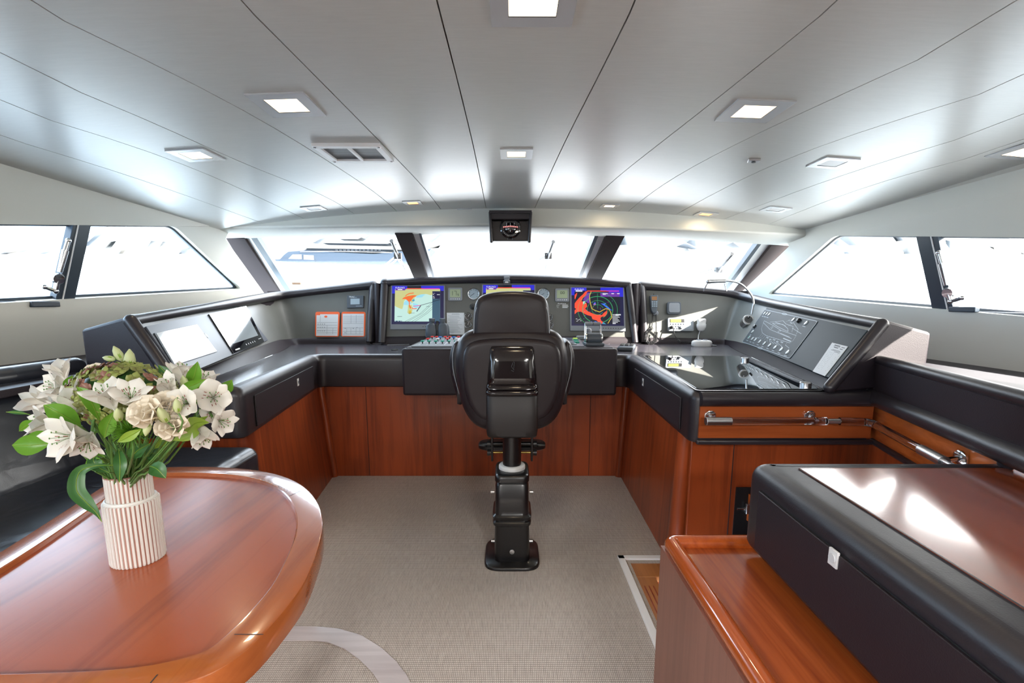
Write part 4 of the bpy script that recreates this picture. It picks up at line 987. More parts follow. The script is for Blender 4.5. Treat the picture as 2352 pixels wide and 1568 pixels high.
# switch panel on the pod, left
pq = [V((-.70, 4.35, ZP)), V((-.42, 4.35, ZP)), V((-.42, 3.50, ZP)), V((-.72, 3.50, ZP))]
pq = [V((-.72, 4.36, ZP)), V((-.46, 4.36, ZP)), V((-.40, 3.48, ZP)), V((-.735, 3.48, ZP))]
r = thing('switch_panel', 'grey switch panel with rows of coloured levers left of chair', 'switch panel', bil(pq, .5, .5)); up = V((0, 0, 1))
m_ = MB(); m_.slab(pq, up, 0, .008); put('plate', m_, 'grey_plastic', r, bevel=.002)
m_ = MB()
for a in (.12, .3, .5, .7, .9): strip(m_, [bil(pq, a, .1), bil(pq, a, .92)], .004, up, .0088)
for b in (.3, .62, .85): strip(m_, [bil(pq, .08, b), bil(pq, .95, b)], .004, up, .0088)
put('panel_lines', m_, 'white_mark', r, recalc=False)
rows = [(.28, ['red', 'red', 'blue', 'red', 'red', 'blue', 'red'], 'lever_top'), (.52, ['red', 'white', 'red', 'white'], 'm'), (.78, ['green']*6, 'g')]
for b, cs, _ in rows:
    for i, cn in enumerate(cs):
        c = bil(pq, .14+i*.8/(len(cs)-1), b+(.05 if cn == 'blue' else 0)); m_ = MB(); m_.tube([c+up*.008, c+up*.024], .005, 6); o = put('lever', m_, 'black', r)
        m_ = MB(); m_.box(c+up*.028, (.026, .040, .010)); put('lever_cap', m_, cn, o, bevel=.004, label='%s cap' % cn)
# binoculars
c = V(((1003-1176)/F*4.3, 4.36, ZP+.008)); r = thing('binoculars', 'pair of grey rubber binoculars standing on the switch panel', 'binoculars', c)
for s in (-1, 1):
    m_ = MB(); x = c.x+s*.056; m_.loft([sring(x, c.y, c.z+z, hx, hy, 2.8, 20) for z, hx, hy in ((0, .050, .045), (.02, .053, .048), (.06, .052, .046), (.10, .046, .040), (.118, .034, .032), (.124, .024, .024))]); put('barrel', m_, 'mid_plastic', r, smooth=60)
    m_ = MB(); m_.lathe([(.021, .118), (.021, .135), (.026, .138), (.027, .165), (.022, .168)], V((x-s*.008, c.y, c.z)), (0, 0, 1), 20); put('eyepiece', m_, 'mid_plastic', r, smooth=50)
m_ = MB(); m_.box(c+V((0, 0, .09)), (.03, .03, .07)); m_.lathe([(.012, .12), (.012, .145)], c, (0, 0, 1), 12); put('bridge', m_, 'black', r, bevel=.003)
# throttle lever block, right
c = V(((1363-1176)/F*3.62, 3.62, ZP)); r = thing('throttle_control', 'chrome twin lever engine throttle on the right of the pod', 'throttle', c)
m_ = MB(); m_.box(c+V((0, 0, .012)), (.14, .16, .024)); put('base', m_, 'mid_plastic', r, bevel=.006)
m_ = MB(); m_.cyl(c+V((-.048, 0, .05)), c+V((.048, 0, .05)), .044, 28); put('drum', m_, 'mid_plastic', r)
for s in (-1, 1):
    m_ = MB(); m_.cyl(c+V((s*.050, 0, .05)), c+V((s*.064, 0, .05)), .040, 28); put('end_cap', m_, 'steel', r, bevel=.003)
    m_ = MB(); m_.tube([c+V((s*.060, 0, .05)), c+V((s*.058, .03, .11)), c+V((s*.056, .045, .16))], [.009, .006, .007], 10); l = put('lever', m_, 'steel', r)
    m_ = MB(); m_.cyl(c+V((s*.060, .045, .160)), c+V((s*.003, .045, .160)), .014, 16); put('lever_grip', m_, 'grey_plastic', l, bevel=.003)
c = V(((1352-1176)/F*3.85, 3.88, ZP)); r = thing('joystick', 'small grey joystick standing behind the throttle levers', 'joystick', c)
m_ = MB(); m_.lathe([(.034, 0), (.032, .01), (.016, .02), (.014, .06)], c, (0, 0, 1), 20); put('boot', m_, 'mid_plastic', r, smooth=60); m_ = MB(); m_.lathe([(.014, .055), (.026, .075), (.029, .095), (.022, .110), (.008, .116)], c, (0, 0, 1), 20); put('knob', m_, 'grey_plastic', r, smooth=60)
pq = [V((.50, 4.30, ZP)), V((.60, 4.30, ZP)), V((.66, 3.55, ZP)), V((.36, 3.55, ZP))]
pq = [V((.44, 4.28, ZP)), V((.60, 4.28, ZP)), V((.53, 3.50, ZP)), V((.36, 3.50, ZP))]
r = thing('thruster_panel', 'flat control panel with a row of green buttons beside throttle', 'control panel', bil(pq, .5, .5))
m_ = MB(); m_.slab(pq, up, 0, .005); put('plate', m_, 'mid_plastic', r, bevel=.001)
for i in range(4): m_ = MB(); m_.box(bil(pq, .74, .2+i*.16)+up*.01, (.034, .05, .014)); put('button', m_, 'green' if i else 'lcd_yellow', r, bevel=.003)
m_ = MB()
for i in range(3): m_.box(bil(pq, .33, .12+i*.1)+up*.007, (.07, .03, .004))
put('legend_plates', m_, 'panel_pale', r)
m_ = MB(); m_.lathe([(.046, 0), (.046, .008), (.038, .012), (.034, .006)], bil(pq, .42, .86)+up*.005, (0, 0, 1), 28); put('dial_ring', m_, 'grey_plastic', r)
m_ = MB(); m_.box(V(((1333-1176)/F*4.2, 4.18, ZP+.015)), (.07, .07, .03)); tag(put('trackball', m_, 'grey_plastic', bevel=.006), 'small grey box behind the joystick on the pod', 'box')
# ================================================================= COMPASS HOOD
Yh = 3.95; a = AY(1122, 485, Yh); b = AY(1222, 557, Yh); r = thing('compass_hood', 'dark leather compass housing hanging from the ceiling above windscreen', 'compass', V(((a.x+b.x)/2, Yh+.08, a.z)))
cx = (a.x+b.x)/2; hw = (b.x-a.x)/2; zt = a.z; zb = b.z
for s in (-1, 1):
    m_ = MB(); m_.prism([V((cx+s*hw, Yh, zt)), V((cx+s*hw, Yh+.24, zt)), V((cx+s*(hw-.01), Yh+.24, zb+.01)), V((cx+s*(hw-.01), Yh, zb))], (-s*.022, 0, 0)); put('side_cheek', m_, 'leather', r, bevel=.008)
zf = AY(1170, 503, Yh).z; m_ = MB(); m_.box((cx, Yh+.025, (zt+zf)/2), (2*hw-.02, .03, zt-zf)); put('top_flap', m_, 'leather', r, bevel=.006)
m_ = MB(); m_.box((cx, Yh+.10, zt-.004), (2*hw-.01, .22, .02)); put('mounting_board', m_, 'leather', r)
m_ = MB(); m_.box((cx, Yh+.14, (zf+zb)/2+.01), (2*hw-.04, .14, zf-zb-.02)); put('face', m_, 'leather', r, bevel=.006)
cc_ = V((cx, Yh+.062, AY(1171, 523, Yh+.06).z)); m_ = MB(); m_.lathe([(.085, 0), (.085, .012), (.074, .018), (.070, .004)], cc_, (0, -1, 0), 32, False); rg = put('bezel_ring', m_, 'black_gloss', r)
m_ = MB(); m_.prism(disc(cc_, V((0, -1, 0)), .072, 32), V((0, -.003, 0))); m_.sph(cc_+V((0, .02, -.005)), (.062, .042, .055), 24); put('compass_bowl', m_, 'glass_black', r, smooth=60)
m_ = MB(); nn = V((0, -1, 0))
for k in range(11):
    aa = math.radians(-150+k*12); strip(m_, [cc_+V((.060*math.cos(aa), 0, .060*math.sin(aa))), cc_+V((.066*math.cos(aa), 0, .066*math.sin(aa)))], .004, nn, .005)
for s in (-1, 0, 1): strip(m_, [cc_+V((s*.03, 0, .012)), cc_+V((s*.03, 0, .036))], .003, nn, .026)
strip(m_, [cc_+V((0, 0, -.018)), cc_+V((0, 0, -.035))], .003, nn, .024)
put('lubber_lines', m_, 'white_mark', r, recalc=False)
m_ = MB()
for i in range(9): strip(m_, [cc_+V((-.058+i*.0135, 0, .009-.006*abs(i-4)/4)), cc_+V((-.048+i*.0135, 0, .009-.006*abs(i-4)/4))], .009, nn, .027)
put('card_figures', m_, 'compass_red', r, recalc=False)
m_ = MB(); a_ = AY(1165, 546, Yh+.068); b_ = AY(1178, 551, Yh+.068); strip(m_, [AY(1166, 542, Yh+.068), AY(1166, 550, Yh+.068)], .003, nn, .003); strip(m_, [AY(1177, 542, Yh+.068), AY(1177, 550, Yh+.068)], .003, nn, .003); put('lower_marks', m_, 'line_mark', r, recalc=False)
# ================================================================= CEILING FITTINGS
def clight(label, px, w, on, group):
    c = AC(*px); root = thing('ceiling_light', label, 'ceiling light', c, group)
    sl = math.atan(-2*c.x*(.02+.005*(c.y-2.4))); R = Matrix.Rotation(-sl, 3, 'Y')
    h = w/2; i = w*.29; m_ = MB()
    out = [V((x*h, y*h, 0)) for x, y in ((-1, -1), (1, -1), (1, 1), (-1, 1))]; inn_ = [V((x*i, y*i, 0)) for x, y in ((-1, -1), (1, -1), (1, 1), (-1, 1))]
    for k in range(4):
        l = (k+1) % 4; a, b_, c_, d_ = [c+R @ p for p in (out[k], out[l], inn_[l], inn_[k])]
        dn = V((0, 0, -.006)); m_.add([a, b_, c_, d_, a+dn, b_+dn, c_+dn, d_+dn], [[4, 5, 6, 7], [0, 1, 5, 4], [2, 3, 7, 6], [3, 2, 1, 0]])
        upv = V((0, 0, .012)); m_.add([c_+dn, d_+dn, d_+upv, c_+upv], [[0, 1, 2, 3]])
    put('frame', m_, 'brushed' if w < .1 else 'panel_trim', root)
    m_ = MB(); m_.slab([c+R @ (p*.98)+V((0, 0, -.0045)) for p in inn_], V((0, 0, 1)), 0, .003); put('lamp_panel', m_, {1: 'lamp_hot', 2: 'lamp_amber', 0: 'white'}[on], root)
M['panel_trim'] = pm('light_trim', (.62, .64, .66), .25, .3)
GA = 'large square ceiling lights'; GB = 'small square ceiling lights near the windscreen'
clight('lit square ceiling light left of centre, the big one before the vent', (660, 240), .215, 1, GA)
clight('lit square ceiling light right of centre, the big near one', (1730, 254), .215, 1, GA)
clight('lit square ceiling light overhead at the top edge of the photo', (1225, 0), .22, 1, GA)
clight('lit square ceiling light at far left, between panel joints', (450, 355), .18, 1, GA)
clight('lit square ceiling light over the centre aisle before the compass', (1186, 352), .165, 1, GA)
clight('pale square ceiling light at far right beside the tiny sensor', (1912, 373), .17, 0, GA)
clight('lit square ceiling light at the right edge of the photo', (2352, 348), .18, 1, GA)
clight('small amber ceiling light left of the compass hood', (948, 465), .135, 2, GB)
clight('small amber ceiling light, first one right of the compass hood', (1400, 472), .135, 1, GB)
clight('small amber ceiling light farther right above the right dashboard', (1621, 491), .15, 2, GB)
clight('small unlit ceiling light above the left windscreen', (721, 478), .15, 0, GB)
clight('small unlit ceiling light just left of the compass hood', (1068, 482), .12, 0, GB)
clight('small unlit ceiling light just right of the compass hood', (1277, 484), .12, 0, GB)
clight('small unlit ceiling light near the right end of the header beam', (1781, 480), .16, 0, GB)
# air vent
q = [AC(*p) for p in ((714, 328), (872, 328), (905, 366), (767, 367))]; zz = sum(p.z for p in q)/4
r = thing('air_vent', 'rectangular white framed air grille with two dark mesh halves', 'vent', bil(q, .5, .5)); dn = V((0, 0, -1))
for k, (a, b_, c_, d_) in enumerate(((0, 0, 1, .12), (0, .88, 1, 1), (0, .12, .09, .88), (.91, .12, 1, .88), (.475, .12, .525, .88))):
    m_ = MB(); m_.slab(sub(q, a, b_, c_, d_), dn, -.002, .016); put('frame_bar', m_, 'white_trim', r, bevel=.003)
for a, c_ in ((.09, .475), (.525, .91)):
    m_ = MB(); m_.slab(sub(q, a, .12, c_, .88), dn, -.002, .006); g_ = put('mesh_panel', m_, 'grey_plastic', r)
    m_ = MB()
    for i in range(14): strip(m_, [bil(sub(q, a, .12, c_, .88), 0, (i+.5)/14), bil(sub(q, a, .12, c_, .88), 1, (i+.5)/14)], .004, dn, .0066)
    put('mesh_lines', m_, 'black_matte', g_, recalc=False)
m_ = MB()
for a, b_ in ((.03, .06), (.97, .06), (.03, .94), (.97, .94)): m_.prism(disc(bil(q, a, b_)+dn*.016, dn, .006, 10), dn*.002)
put('screws', m_, 'black', r)
q = [AC(*p) for p in ((1720, 363), (1748, 363), (1742, 369), (1716, 369))]; r = thing('ceiling_sensor', 'tiny rectangular sensor on the right of the ceiling', 'sensor', bil(q, .5, .5))
m_ = MB(); m_.slab(q, dn, 0, .012); put('housing', m_, 'brushed', r, bevel=.002); m_ = MB(); m_.prism(disc(bil(q, .5, .5)+dn*.012, dn, .010), dn*.004); put('eye', m_, 'black', r)
def inset_poly(P, d, nrm):
    out = []; n = len(P)
    for i, p in enumerate(P):
        t = (P[(i+1) % n]-P[i-1]).normalized(); q = nrm.cross(t).normalized(); out.append((p, q))
    c = sum(P, V())/n
    # decide sign from area
    ar = sum(((P[i]-c).cross(P[(i+1) % n]-c)).dot(nrm) for i in range(n)); s = 1 if ar > 0 else -1
    return [p+q*s*d for p, q in out]
def smoothloop(P, it=3):
    for _ in range(it): P = [(P[i-1]+P[i]*2+P[(i+1) % len(P)])/4 for i in range(len(P))]
    return P
def pad(mb, outline, nrm, depth, r, k=5, e=.5):
    """puffy cushion: outline swept along nrm with rounded edges"""
    nrm = V(nrm).normalized(); P = [V(p) for p in outline]; rings = []
    for i in range(-k, k+1):
        a = math.pi/2*i/k; off = depth/2*math.sin(a); ins = r*(1-max(0, math.cos(a))**e)
        rings.append([p+nrm*off for p in inset_poly(P, ins, nrm)])
    bulge = min(r, depth)*.22
    def capr(R, s):
        c = sum(R, V())/len(R); rm = sum((p-c).length for p in R)/len(R)
        return [[c+(p-c).normalized()*((p-c).length*f*f+rm*f*(1-f))+nrm*s*bulge*(1-f*f) for p in R] for f in (.88, .72, .55, .38, .2, .04)]
    rings = capr(rings[0], -1)[::-1]+rings+capr(rings[-1], 1)
    return mb.loft(rings)
def chaikin(P, it=2):
    for _ in range(it):
        Q = []
        for i in range(len(P)):
            a, b = P[i], P[(i+1) % len(P)]; Q += [a*.75+b*.25, a*.25+b*.75]
        P = Q
    return P
# ================================================================= HELM CHAIR
hc = thing('helm_chair', 'dark brown leather helm chair on a black pedestal', 'chair', (0, 2.5, 0))
m_ = MB(); m_.loft([sring(0, 2.48, z, .150-i, .165-i, 4.5, 40) for z, i in ((.0, 0), (.012, 0), (.018, .006))]); put('base_plate', m_, 'powder', hc, smooth=50)
m_ = MB(); rg = []
for z, d in ((.016, .0), (.10, -.001), (.215, -.003), (.222, .006), (.236, .007), (.246, -.002), (.254, .007), (.270, .008), (.280, -.004), (.30, -.006), (.44, -.008), (.452, -.016)): rg.append(sring(0, 2.49, z, .096+d, .112+d, 7, 48))
m_.loft(rg); put('pedestal', m_, 'powder', hc, smooth=45)
m_ = MB(); m_.loft([sring(0, 2.50, z, .092-d, .125-d, 6, 40) for z, d in ((.458, .006), (.462, 0), (.488, .0), (.497, .006), (.50, .014))]); put('pedestal_cap', m_, 'powder', hc, smooth=50)
for z in (.115, .395):
    for s in (-1, 1): m_ = MB(); m_.cyl(V((s*.094, 2.42, z)), V((s*.113, 2.42, z)), .009, 12); put('bolt', m_, 'brushed', hc)
m_ = MB(); m_.lathe([(.013, 0), (.013, .003), (.010, .004)], (0, 2.378, .075), (0, -1, 0), 16); put('screw_cap', m_, 'brushed', hc)
m_ = MB(); m_.lathe([(.072, .498), (.072, .516), (.066, .522), (.05, .522)], (0, 2.50, 0), (0, 0, 1), 32); put('collar', m_, 'nylon', hc, smooth=50)
m_ = MB(); m_.cyl(V((0, 2.50, .50)), V((0, 2.50, .78)), .050, 28); put('column', m_, 'powder', hc)
def pY(px, y): return [AY(u, v, y) for u, v in px]
YB = 2.56
out = chaikin(pY([(1062, 762), (1100, 750), (1175, 748), (1250, 750), (1288, 762), (1304, 800), (1303, 860), (1296, 925), (1272, 968), (1235, 985), (1175, 990), (1115, 985), (1082, 968), (1058, 925), (1048, 860), (1044, 800)], YB), 2)
m_ = MB(); pad(m_, smoothloop(out, 4), (0, 1, 0), .20, .07, 6, .55); put('backrest', m_, 'leather_seat', hc, smooth=70)
out = chaikin(pY([(1068, 790), (1100, 778), (1175, 776), (1250, 778), (1284, 790), (1291, 830), (1287, 905), (1262, 952), (1235, 966), (1175, 968), (1115, 966), (1090, 952), (1066, 905), (1060, 830)], YB-.10), 2)
m_ = MB(); pad(m_, smoothloop(out, 3), (0, 1, 0), .06, .03, 5, .5); put('back_cover', m_, 'leather_seat', hc, smooth=70)
out = chaikin(pY([(1090, 692), (1108, 672), (1175, 666), (1243, 672), (1259, 690), (1263, 730), (1266, 780), (1240, 790), (1110, 790), (1085, 780), (1087, 730)], YB), 2)
m_ = MB(); pad(m_, smoothloop(out, 4), (0, 1, 0), .17, .038, 6, .55); h = put('headrest', m_, 'leather_seat', hc, smooth=70)
seam = pY([(1088, 772), (1091, 720), (1102, 700), (1130, 694), (1175, 692), (1220, 694), (1248, 700), (1259, 720), (1262, 772)], YB-.078)
m_ = MB(); m_.tube(crv(seam, 4), .0022, 6); put('stitching', m_, 'ink_pale', h)
for s in (-1, 1):
    c = 1176
    px = [(c+s*122, 775), (c+s*138, 788), (c+s*146, 820), (c+s*142, 860), (c+s*130, 905), (c+s*118, 930), (c+s*108, 925), (c+s*108, 800)]
    m_ = MB(); pad(m_, [p+V((0, .08, 0)) for p in chaikin(pY(px, 2.64), 2)], (0, 1, 0), .28, .03, 5, .5); ar = put('side_bolster', m_, 'leather_seat', hc, smooth=70)
    st_ = pY([(c+s*132, 792), (c+s*137, 820), (c+s*133, 860), (c+s*121, 905)], 2.565); m_ = MB(); m_.tube(crv(st_, 4), .002, 6); put('stitching', m_, 'ink_pale', ar)
# hard shell on the back: glossy upper with ribs, satin lower
def shell(px_rows, y0, depth):
    """rows: (v, halfwidth px, bulge)"""
    rings = []
    for v, hw, bl in px_rows:
        p = AY(1176, v, y0); z = p.z; hx = hw*(AY(1177, v, y0).x-AY(1176, v, y0).x); ring = sring(0, y0+depth/2-bl/2, z, hx, depth/2+bl/2, 5.5, 40); rings.append(ring)
    return rings
m_ = MB(); m_.loft(shell([(794, 44, -.05), (797, 50, -.02), (806, 52, -.004), (830, 53, .004), (866, 57, .012), (878, 57, .014), (884, 59, .004), (888, 60, .016), (893, 60, .018), (896, 60, .006), (900, 61, .018), (906, 61, .018), (910, 59, .004)], 2.398, .12)); put('gloss_shell', m_, 'seatback', hc, smooth=60)
m_ = MB(); m_.loft(shell([(908, 59, .0), (912, 60, .006), (990, 60, .004), (1002, 58, .004), (1007, 56, -.01)], 2.400, .13)); put('satin_shell', m_, 'seatback2', hc, smooth=50)
m_ = MB()
E_ = AY(1178, 842, 2.414); nb = V((0, -1, 0))
for a, b in (((1178, 832), (1175, 842)), ((1175, 842), (1181, 850)), ((1181, 836), (1180, 846)), ((1174, 850), (1180, 853)), ((1180, 830), (1182, 835))): m_.tube([AY(*a, 2.388), AY(*b, 2.388)], .0009, 6)
put('crest_emblem', m_, 'mid_plastic', hc)
m_ = MB(); m_.loft([sring(0, 2.86, z, .26-i, .24-i, 4, 40) for z, i in ((.76, .03), (.775, .01), (.80, 0), (.84, 0), (.87, .015), (.885, .05))]); put('seat_cushion', m_, 'leather_seat', hc, smooth=70)
m_ = MB(); m_.box((0, 2.72, .745), (.30, .42, .035)); put('seat_plate', m_, 'powder', hc, bevel=.006)
for s in (-1, 1):
    zt_ = AY(1130, 990, 2.66).z; zb_ = AY(1130, 1057, 2.66).z
    m_ = MB(); m_.prism([V((s*.108, 2.62, zt_+.05)), V((s*.108, 2.70, zt_+.05)), V((s*.108, 2.68, zb_)), V((s*.108, 2.64, zb_))], (s*.012, 0, 0)); put('footrest_bracket', m_, 'powder', hc, bevel=.003)
z1 = AY(1175, 1018, 2.66).z; z2 = AY(1175, 1038, 2.66).z
m_ = MB(); m_.cyl(V((-.135, 2.655, z1)), V((.135, 2.655, z1)), .012, 14); put('footrest_rod', m_, 'powder', hc)
m_ = MB(); m_.cyl(V((-.130, 2.655, z2)), V((.130, 2.655, z2)), .006, 12); put('brass_rod', m_, pm('brass', (.6, .42, .12), .3, 1), hc)
for s in (-1, 1):
    for zz in (z1, z2): m_ = MB(); m_.cyl(V((s*.122, 2.655, zz)), V((s*.142, 2.655, zz)), .018, 16); put('rod_knob', m_, 'black', hc)
m_ = MB(); zf = AY(1175, 1010, 2.90).z; m_.loft([sring(0, 2.84, zf+dz, .205-i, .085-i, 3.5, 40) for dz, i in ((-.03, .012), (-.022, 0), (-.004, 0), (.004, .01))]); put('footrest', m_, 'powder', hc, smooth=50)
# ================================================================= SOFA
sf = thing('sofa', 'black leather corner sofa along the left side behind the table', 'sofa', (-1.6, 1.2, 0))
m_ = MB(); m_.box((-1.62, .7, .275), (.72, 3.0, .55)); put('plinth', m_, 'wood', sf)
m_ = MB(); m_.box((-1.60, .70, .635), (.80, 3.02, .17)); put('seat_cushion', m_, 'leather_sofa', sf, bevel=.05, seg=5)
m_ = MB(); m_.tube([V((-1.198, -.7, .69)), V((-1.198, 2.15, .69))], .006, 8); m_.tube([V((-1.25, 2.212, .69)), V((-1.98, 2.212, .69))], .006, 8); put('piping', m_, 'leather', sf)
pts = [V((-1.80, -.8, .69)), V((-1.80, 2.20, .69)), V((-1.985, 2.20, 1.09)), V((-1.985, -.8, 1.09))]
nb = plane(*pts[:3])[1]
m_ = MB(); q = rq(pts, .06, 5); 
from math import ceil
pad(m_, [p-nb*.06 for p in q], nb, .14, .05, 5, .5); put('backrest', m_, 'leather_sofa', sf, smooth=70)
m_ = MB(); m_.tube([V((-2.03, -.8, 1.095)), V((-2.03, 2.2, 1.095))], .045, 16); m_.sph(V((-2.03, 2.2, 1.095)), .045, 16); put('top_roll', m_, 'leather_sofa', sf, smooth=60)
m_ = MB()
for i in range(110): y = 2.15-i*.026; m_.tube([V((-1.985, y, 1.078)), V((-1.975, y-.004, 1.06))], .0018, 4, cap=False)
put('stitch_row', m_, 'ink', sf)
# ================================================================= DINETTE TABLE
ZT = .85
tb = thing('dinette_table', 'cherry wood dinette table with raised rim and rounded corners', 'table', (-.8, 1.0, 0))
T0 = [AZ(*p, ZT) for p in ((0, 1268), (115, 1193), (228, 1121), (290, 1082), (370, 1071), (470, 1070), (560, 1074), (630, 1084), (690, 1106), (728, 1142), (743, 1185), (741, 1230), (720, 1290), (700, 1340), (655, 1400), (605, 1457), (560, 1500), (500, 1540), (420, 1570))]
T0 += [V((-.56, .585, ZT)), V((-.75, .575, ZT)), V((-.95, .575, ZT)), V((-1.05, .59, ZT)), V((-1.085, .64, ZT)), V((-1.10, .75, ZT))]
OT = chaikin(T0, 2); IT = inset_poly(OT, .062, V((0, 0, 1)))
def smoothloop(P, it=3):
    for _ in range(it): P = [(P[i-1]+P[i]*2+P[(i+1) % len(P)])/4 for i in range(len(P))]
    return P
OT = smoothloop(OT, 2); IT = smoothloop(inset_poly(OT, .062, V((0, 0, 1))), 1)
up = V((0, 0, 1))
m_ = MB()
def lvl(P, dz): return [p+up*dz for p in P]
m_.loft([lvl(inset_poly(OT, .006, up), -.058), lvl(OT, -.052), lvl(OT, -.005), lvl(inset_poly(OT, .0015, up), -.0015), lvl(inset_poly(OT, .005, up), 0), lvl(inset_poly(IT, -.004, up), 0), lvl(inset_poly(IT, -.001, up), -.002), lvl(IT, -.014)], cap=False)
put('rim', m_, 'wood_edge', tb, smooth=28)
m_ = MB(); m_.prism(lvl(inset_poly(IT, -.004, up), -.011), (0, 0, -.03)); put('tabletop', m_, 'wood_table', tb)
m_ = MB(); Pin = [(692, 1126, 663, 1140), (604, 1457, 538, 1457), (362, 1549, 340, 1575), (388, 1071, 375, 1085), (243, 1117, 212, 1117)]
for a, b_, c_, d_ in Pin:
    p, q_ = AZ(a, b_, ZT), AZ(c_, d_, ZT); strip(m_, [p, q_], .0018, up, .0006)
strip(m_, [AZ(604, 1457, ZT), AZ(604, 1457, ZT)+V((.001, 0, 0))], .001, up, .0006)
put('mitre_joints', m_, 'black_matte', tb, recalc=False)
m_ = MB(); m_.lathe([(.05, 0), (.22, .0), (.22, .02), (.06, .04), (.05, .06), (.05, .82)], (-.85, 1.05, 0), up, 32, False); put('pedestal', m_, 'brushed', tb)
# ================================================================= VASE
YV = .935; vb = AZ(325, 1298, ZT-.011); vc = AZ(319, 1281, ZT-.0105); 
vs = thing('vase', 'white ribbed ceramic vase with brown grooves on the wooden table', 'vase', vc)
ZS = AY(305, 1146, vc.y).z-vc.z; ZH = AY(300, 1086, vc.y).z-vc.z
def ribbed(rx, ry, z0, z1, nr, flare=0):
    K = nr*4; ring = []
    for z, f in ((z0, .97), (z0+.004, 1), (z1-.003, 1+flare), (z1, .99+flare)):
        r_ = []
        for k in range(K):
            a = 2*math.pi*k/K; k4 = k % 4; a = 2*math.pi*(k-k4+(.03, .13, .60, .70)[k4]*4)/K; d = 1.0 if k4 in (1, 2) else .962
            r_.append(vc+V((rx*f*d*math.cos(a), ry*f*d*math.sin(a), z)))
        ring.append(r_)
    m_ = MB(); n = K
    for i in range(len(ring)-1):
        for k in range(K):
            m_.mat(1 if k % 4 in (3,) else 0); m_.poly([ring[i][k], ring[i][(k+1) % n], ring[i+1][(k+1) % n], ring[i+1][k]])
    return m_, ring
m_, r1 = ribbed(.0515, .049, 0, ZS, 40); m_.mat(0); m_.poly(r1[0][::-1]); m_.loft([r1[-1], [vc+V((.044*math.cos(2*math.pi*k/160), .042*math.sin(2*math.pi*k/160), ZS+.002)) for k in range(160)]], False)
put('lower_body', m_, ['glaze', 'clay'], vs, smooth=20)
m_, r2 = ribbed(.0425, .0405, ZS, ZH, 34); put('neck', m_, ['glaze', 'clay'], vs, smooth=20)
m_ = MB(); m_.tube([vc+V((.0445*math.cos(a), .0425*math.sin(a), ZS+.003)) for a in [2*math.pi*k/40 for k in range(40)]], .0035, 8, closed=True); put('shoulder_ring', m_, 'glaze', vs)
m_ = MB(); m_.lathe([(.0418, ZH-.001), (.0418, ZH+.001), (.037, ZH+.001), (.036, ZH-.05), (.0, ZH-.05)], vc, up, 40, False); put('rim', m_, 'clay', vs)
# ================================================================= FLOWERS
def petal(mb, base, ax, rad, L, W, p0, p1, cup=.25, n=7, tipw=.5, twist=0):
    side = ax.cross(rad).normalized(); pos = base.copy(); rows = []
    for i in range(n+1):
        s = i/n; ph = p0+(p1-p0)*s; d = ax*math.cos(ph)+rad*math.sin(ph); nn = rad*math.cos(ph)-ax*math.sin(ph)
        w = W*(math.sin(math.pi*min(1, (s*.86+.06))**1.35)**.85)*(1 if s < .97 else .25)
        rows.append([pos+side*w*t-nn*cup*W*(1-t*t)*(-1)*-1+nn*math.sin(s*9+t*3)*W*.05 for t in (-1, -.5, 0, .5, 1)])
        pos = pos+d*(L/n)
    o = len(mb.v); mb.v += [p for r in rows for p in r]
    for i in range(n):
        for k in range(4): mb.f.append([o+i*5+k, o+i*5+k+1, o+(i+1)*5+k+1, o+(i+1)*5+k]); mb.m.append(mb.k)
    return rows
mouth = vc+V((0, 0, ZH-.01))
def stemline(root, base, ax, r=.0022, name='stem'):
    b = mouth+V((random.uniform(-.022, .022), random.uniform(-.022, .022), -.03)); m_ = MB()
    mid = (b+base)/2+V((0, 0, -.015)); P = crv([b, b.lerp(mid, .6)+V((0, 0, .01)), mid, base-ax*.03, base], 3); m_.tube(P, r, 6); put(name, m_, 'stem', root, smooth=60)
G1 = 'white alstroemeria blooms in the vase'; G2 = 'cream lisianthus blooms in the vase'; G3 = 'closed buds above the bouquet'
def alstro(label, u, v, y, size, ax, opn=1.25, full=True):
    ax = V(ax).normalized(); c = AY(u, v, y); base = c-ax*size*.55; root = thing('alstroemeria', label, 'flower', base, G1)
    x = ax.orthogonal().normalized(); yv = ax.cross(x); m_ = MB(); ph = random.uniform(0, 1)
    st = MB()
    for k in range(6):
        a = ph+k*math.pi/3+random.uniform(-.1, .1); rad = x*math.cos(a)+yv*math.sin(a); inner = k % 2
        rows = petal(m_, base, ax, rad, size*(1.05 if inner else 1.0)*random.uniform(.92, 1.08), size*(.20 if inner else .33), .12, opn*random.uniform(.85, 1.12), cup=.22)
        if inner:
            for t in (1, 2, 3):
                for i in (2, 3, 4): 
                    p, q_ = rows[i][t], rows[i][t].lerp(rows[i+1][t], .6); tt = (q_-p); sd = tt.cross(rad).normalized()*.0007; nn = -tt.cross(ax.cross(rad)).normalized()
                    e_ = (ax-rad*.3).normalized()*.0010; st.poly([p+sd+e_, q_+sd+e_, q_-sd+e_, p-sd+e_])
    p_ = put('petals', m_, 'petal', root, smooth=80, recalc=False, sub=1); put('streaks', st, 'petal_streak', p_, recalc=False)
    m_ = MB()
    for k in range(6):
        a = k*1.05+.4; rad = x*math.cos(a)+yv*math.sin(a); P = [base+ax*size*.2, base+ax*size*.55+rad*size*.06, base+ax*size*.78+rad*size*.16]; m_.tube(P, .0004, 4); m_.sph(P[-1], (.0012, .0012, .0018), 6)
    put('stamens', m_, 'stem', root); stemline(root, base, ax)
Y0 = .93
alstro('white alstroemeria at upper left facing the sofa', 135, 848, Y0+.10, .052, (-.5, .1, .8))
alstro('white alstroemeria below the upper left one, streaked centre', 125, 888, Y0+.02, .058, (-.35, -.8, .35))
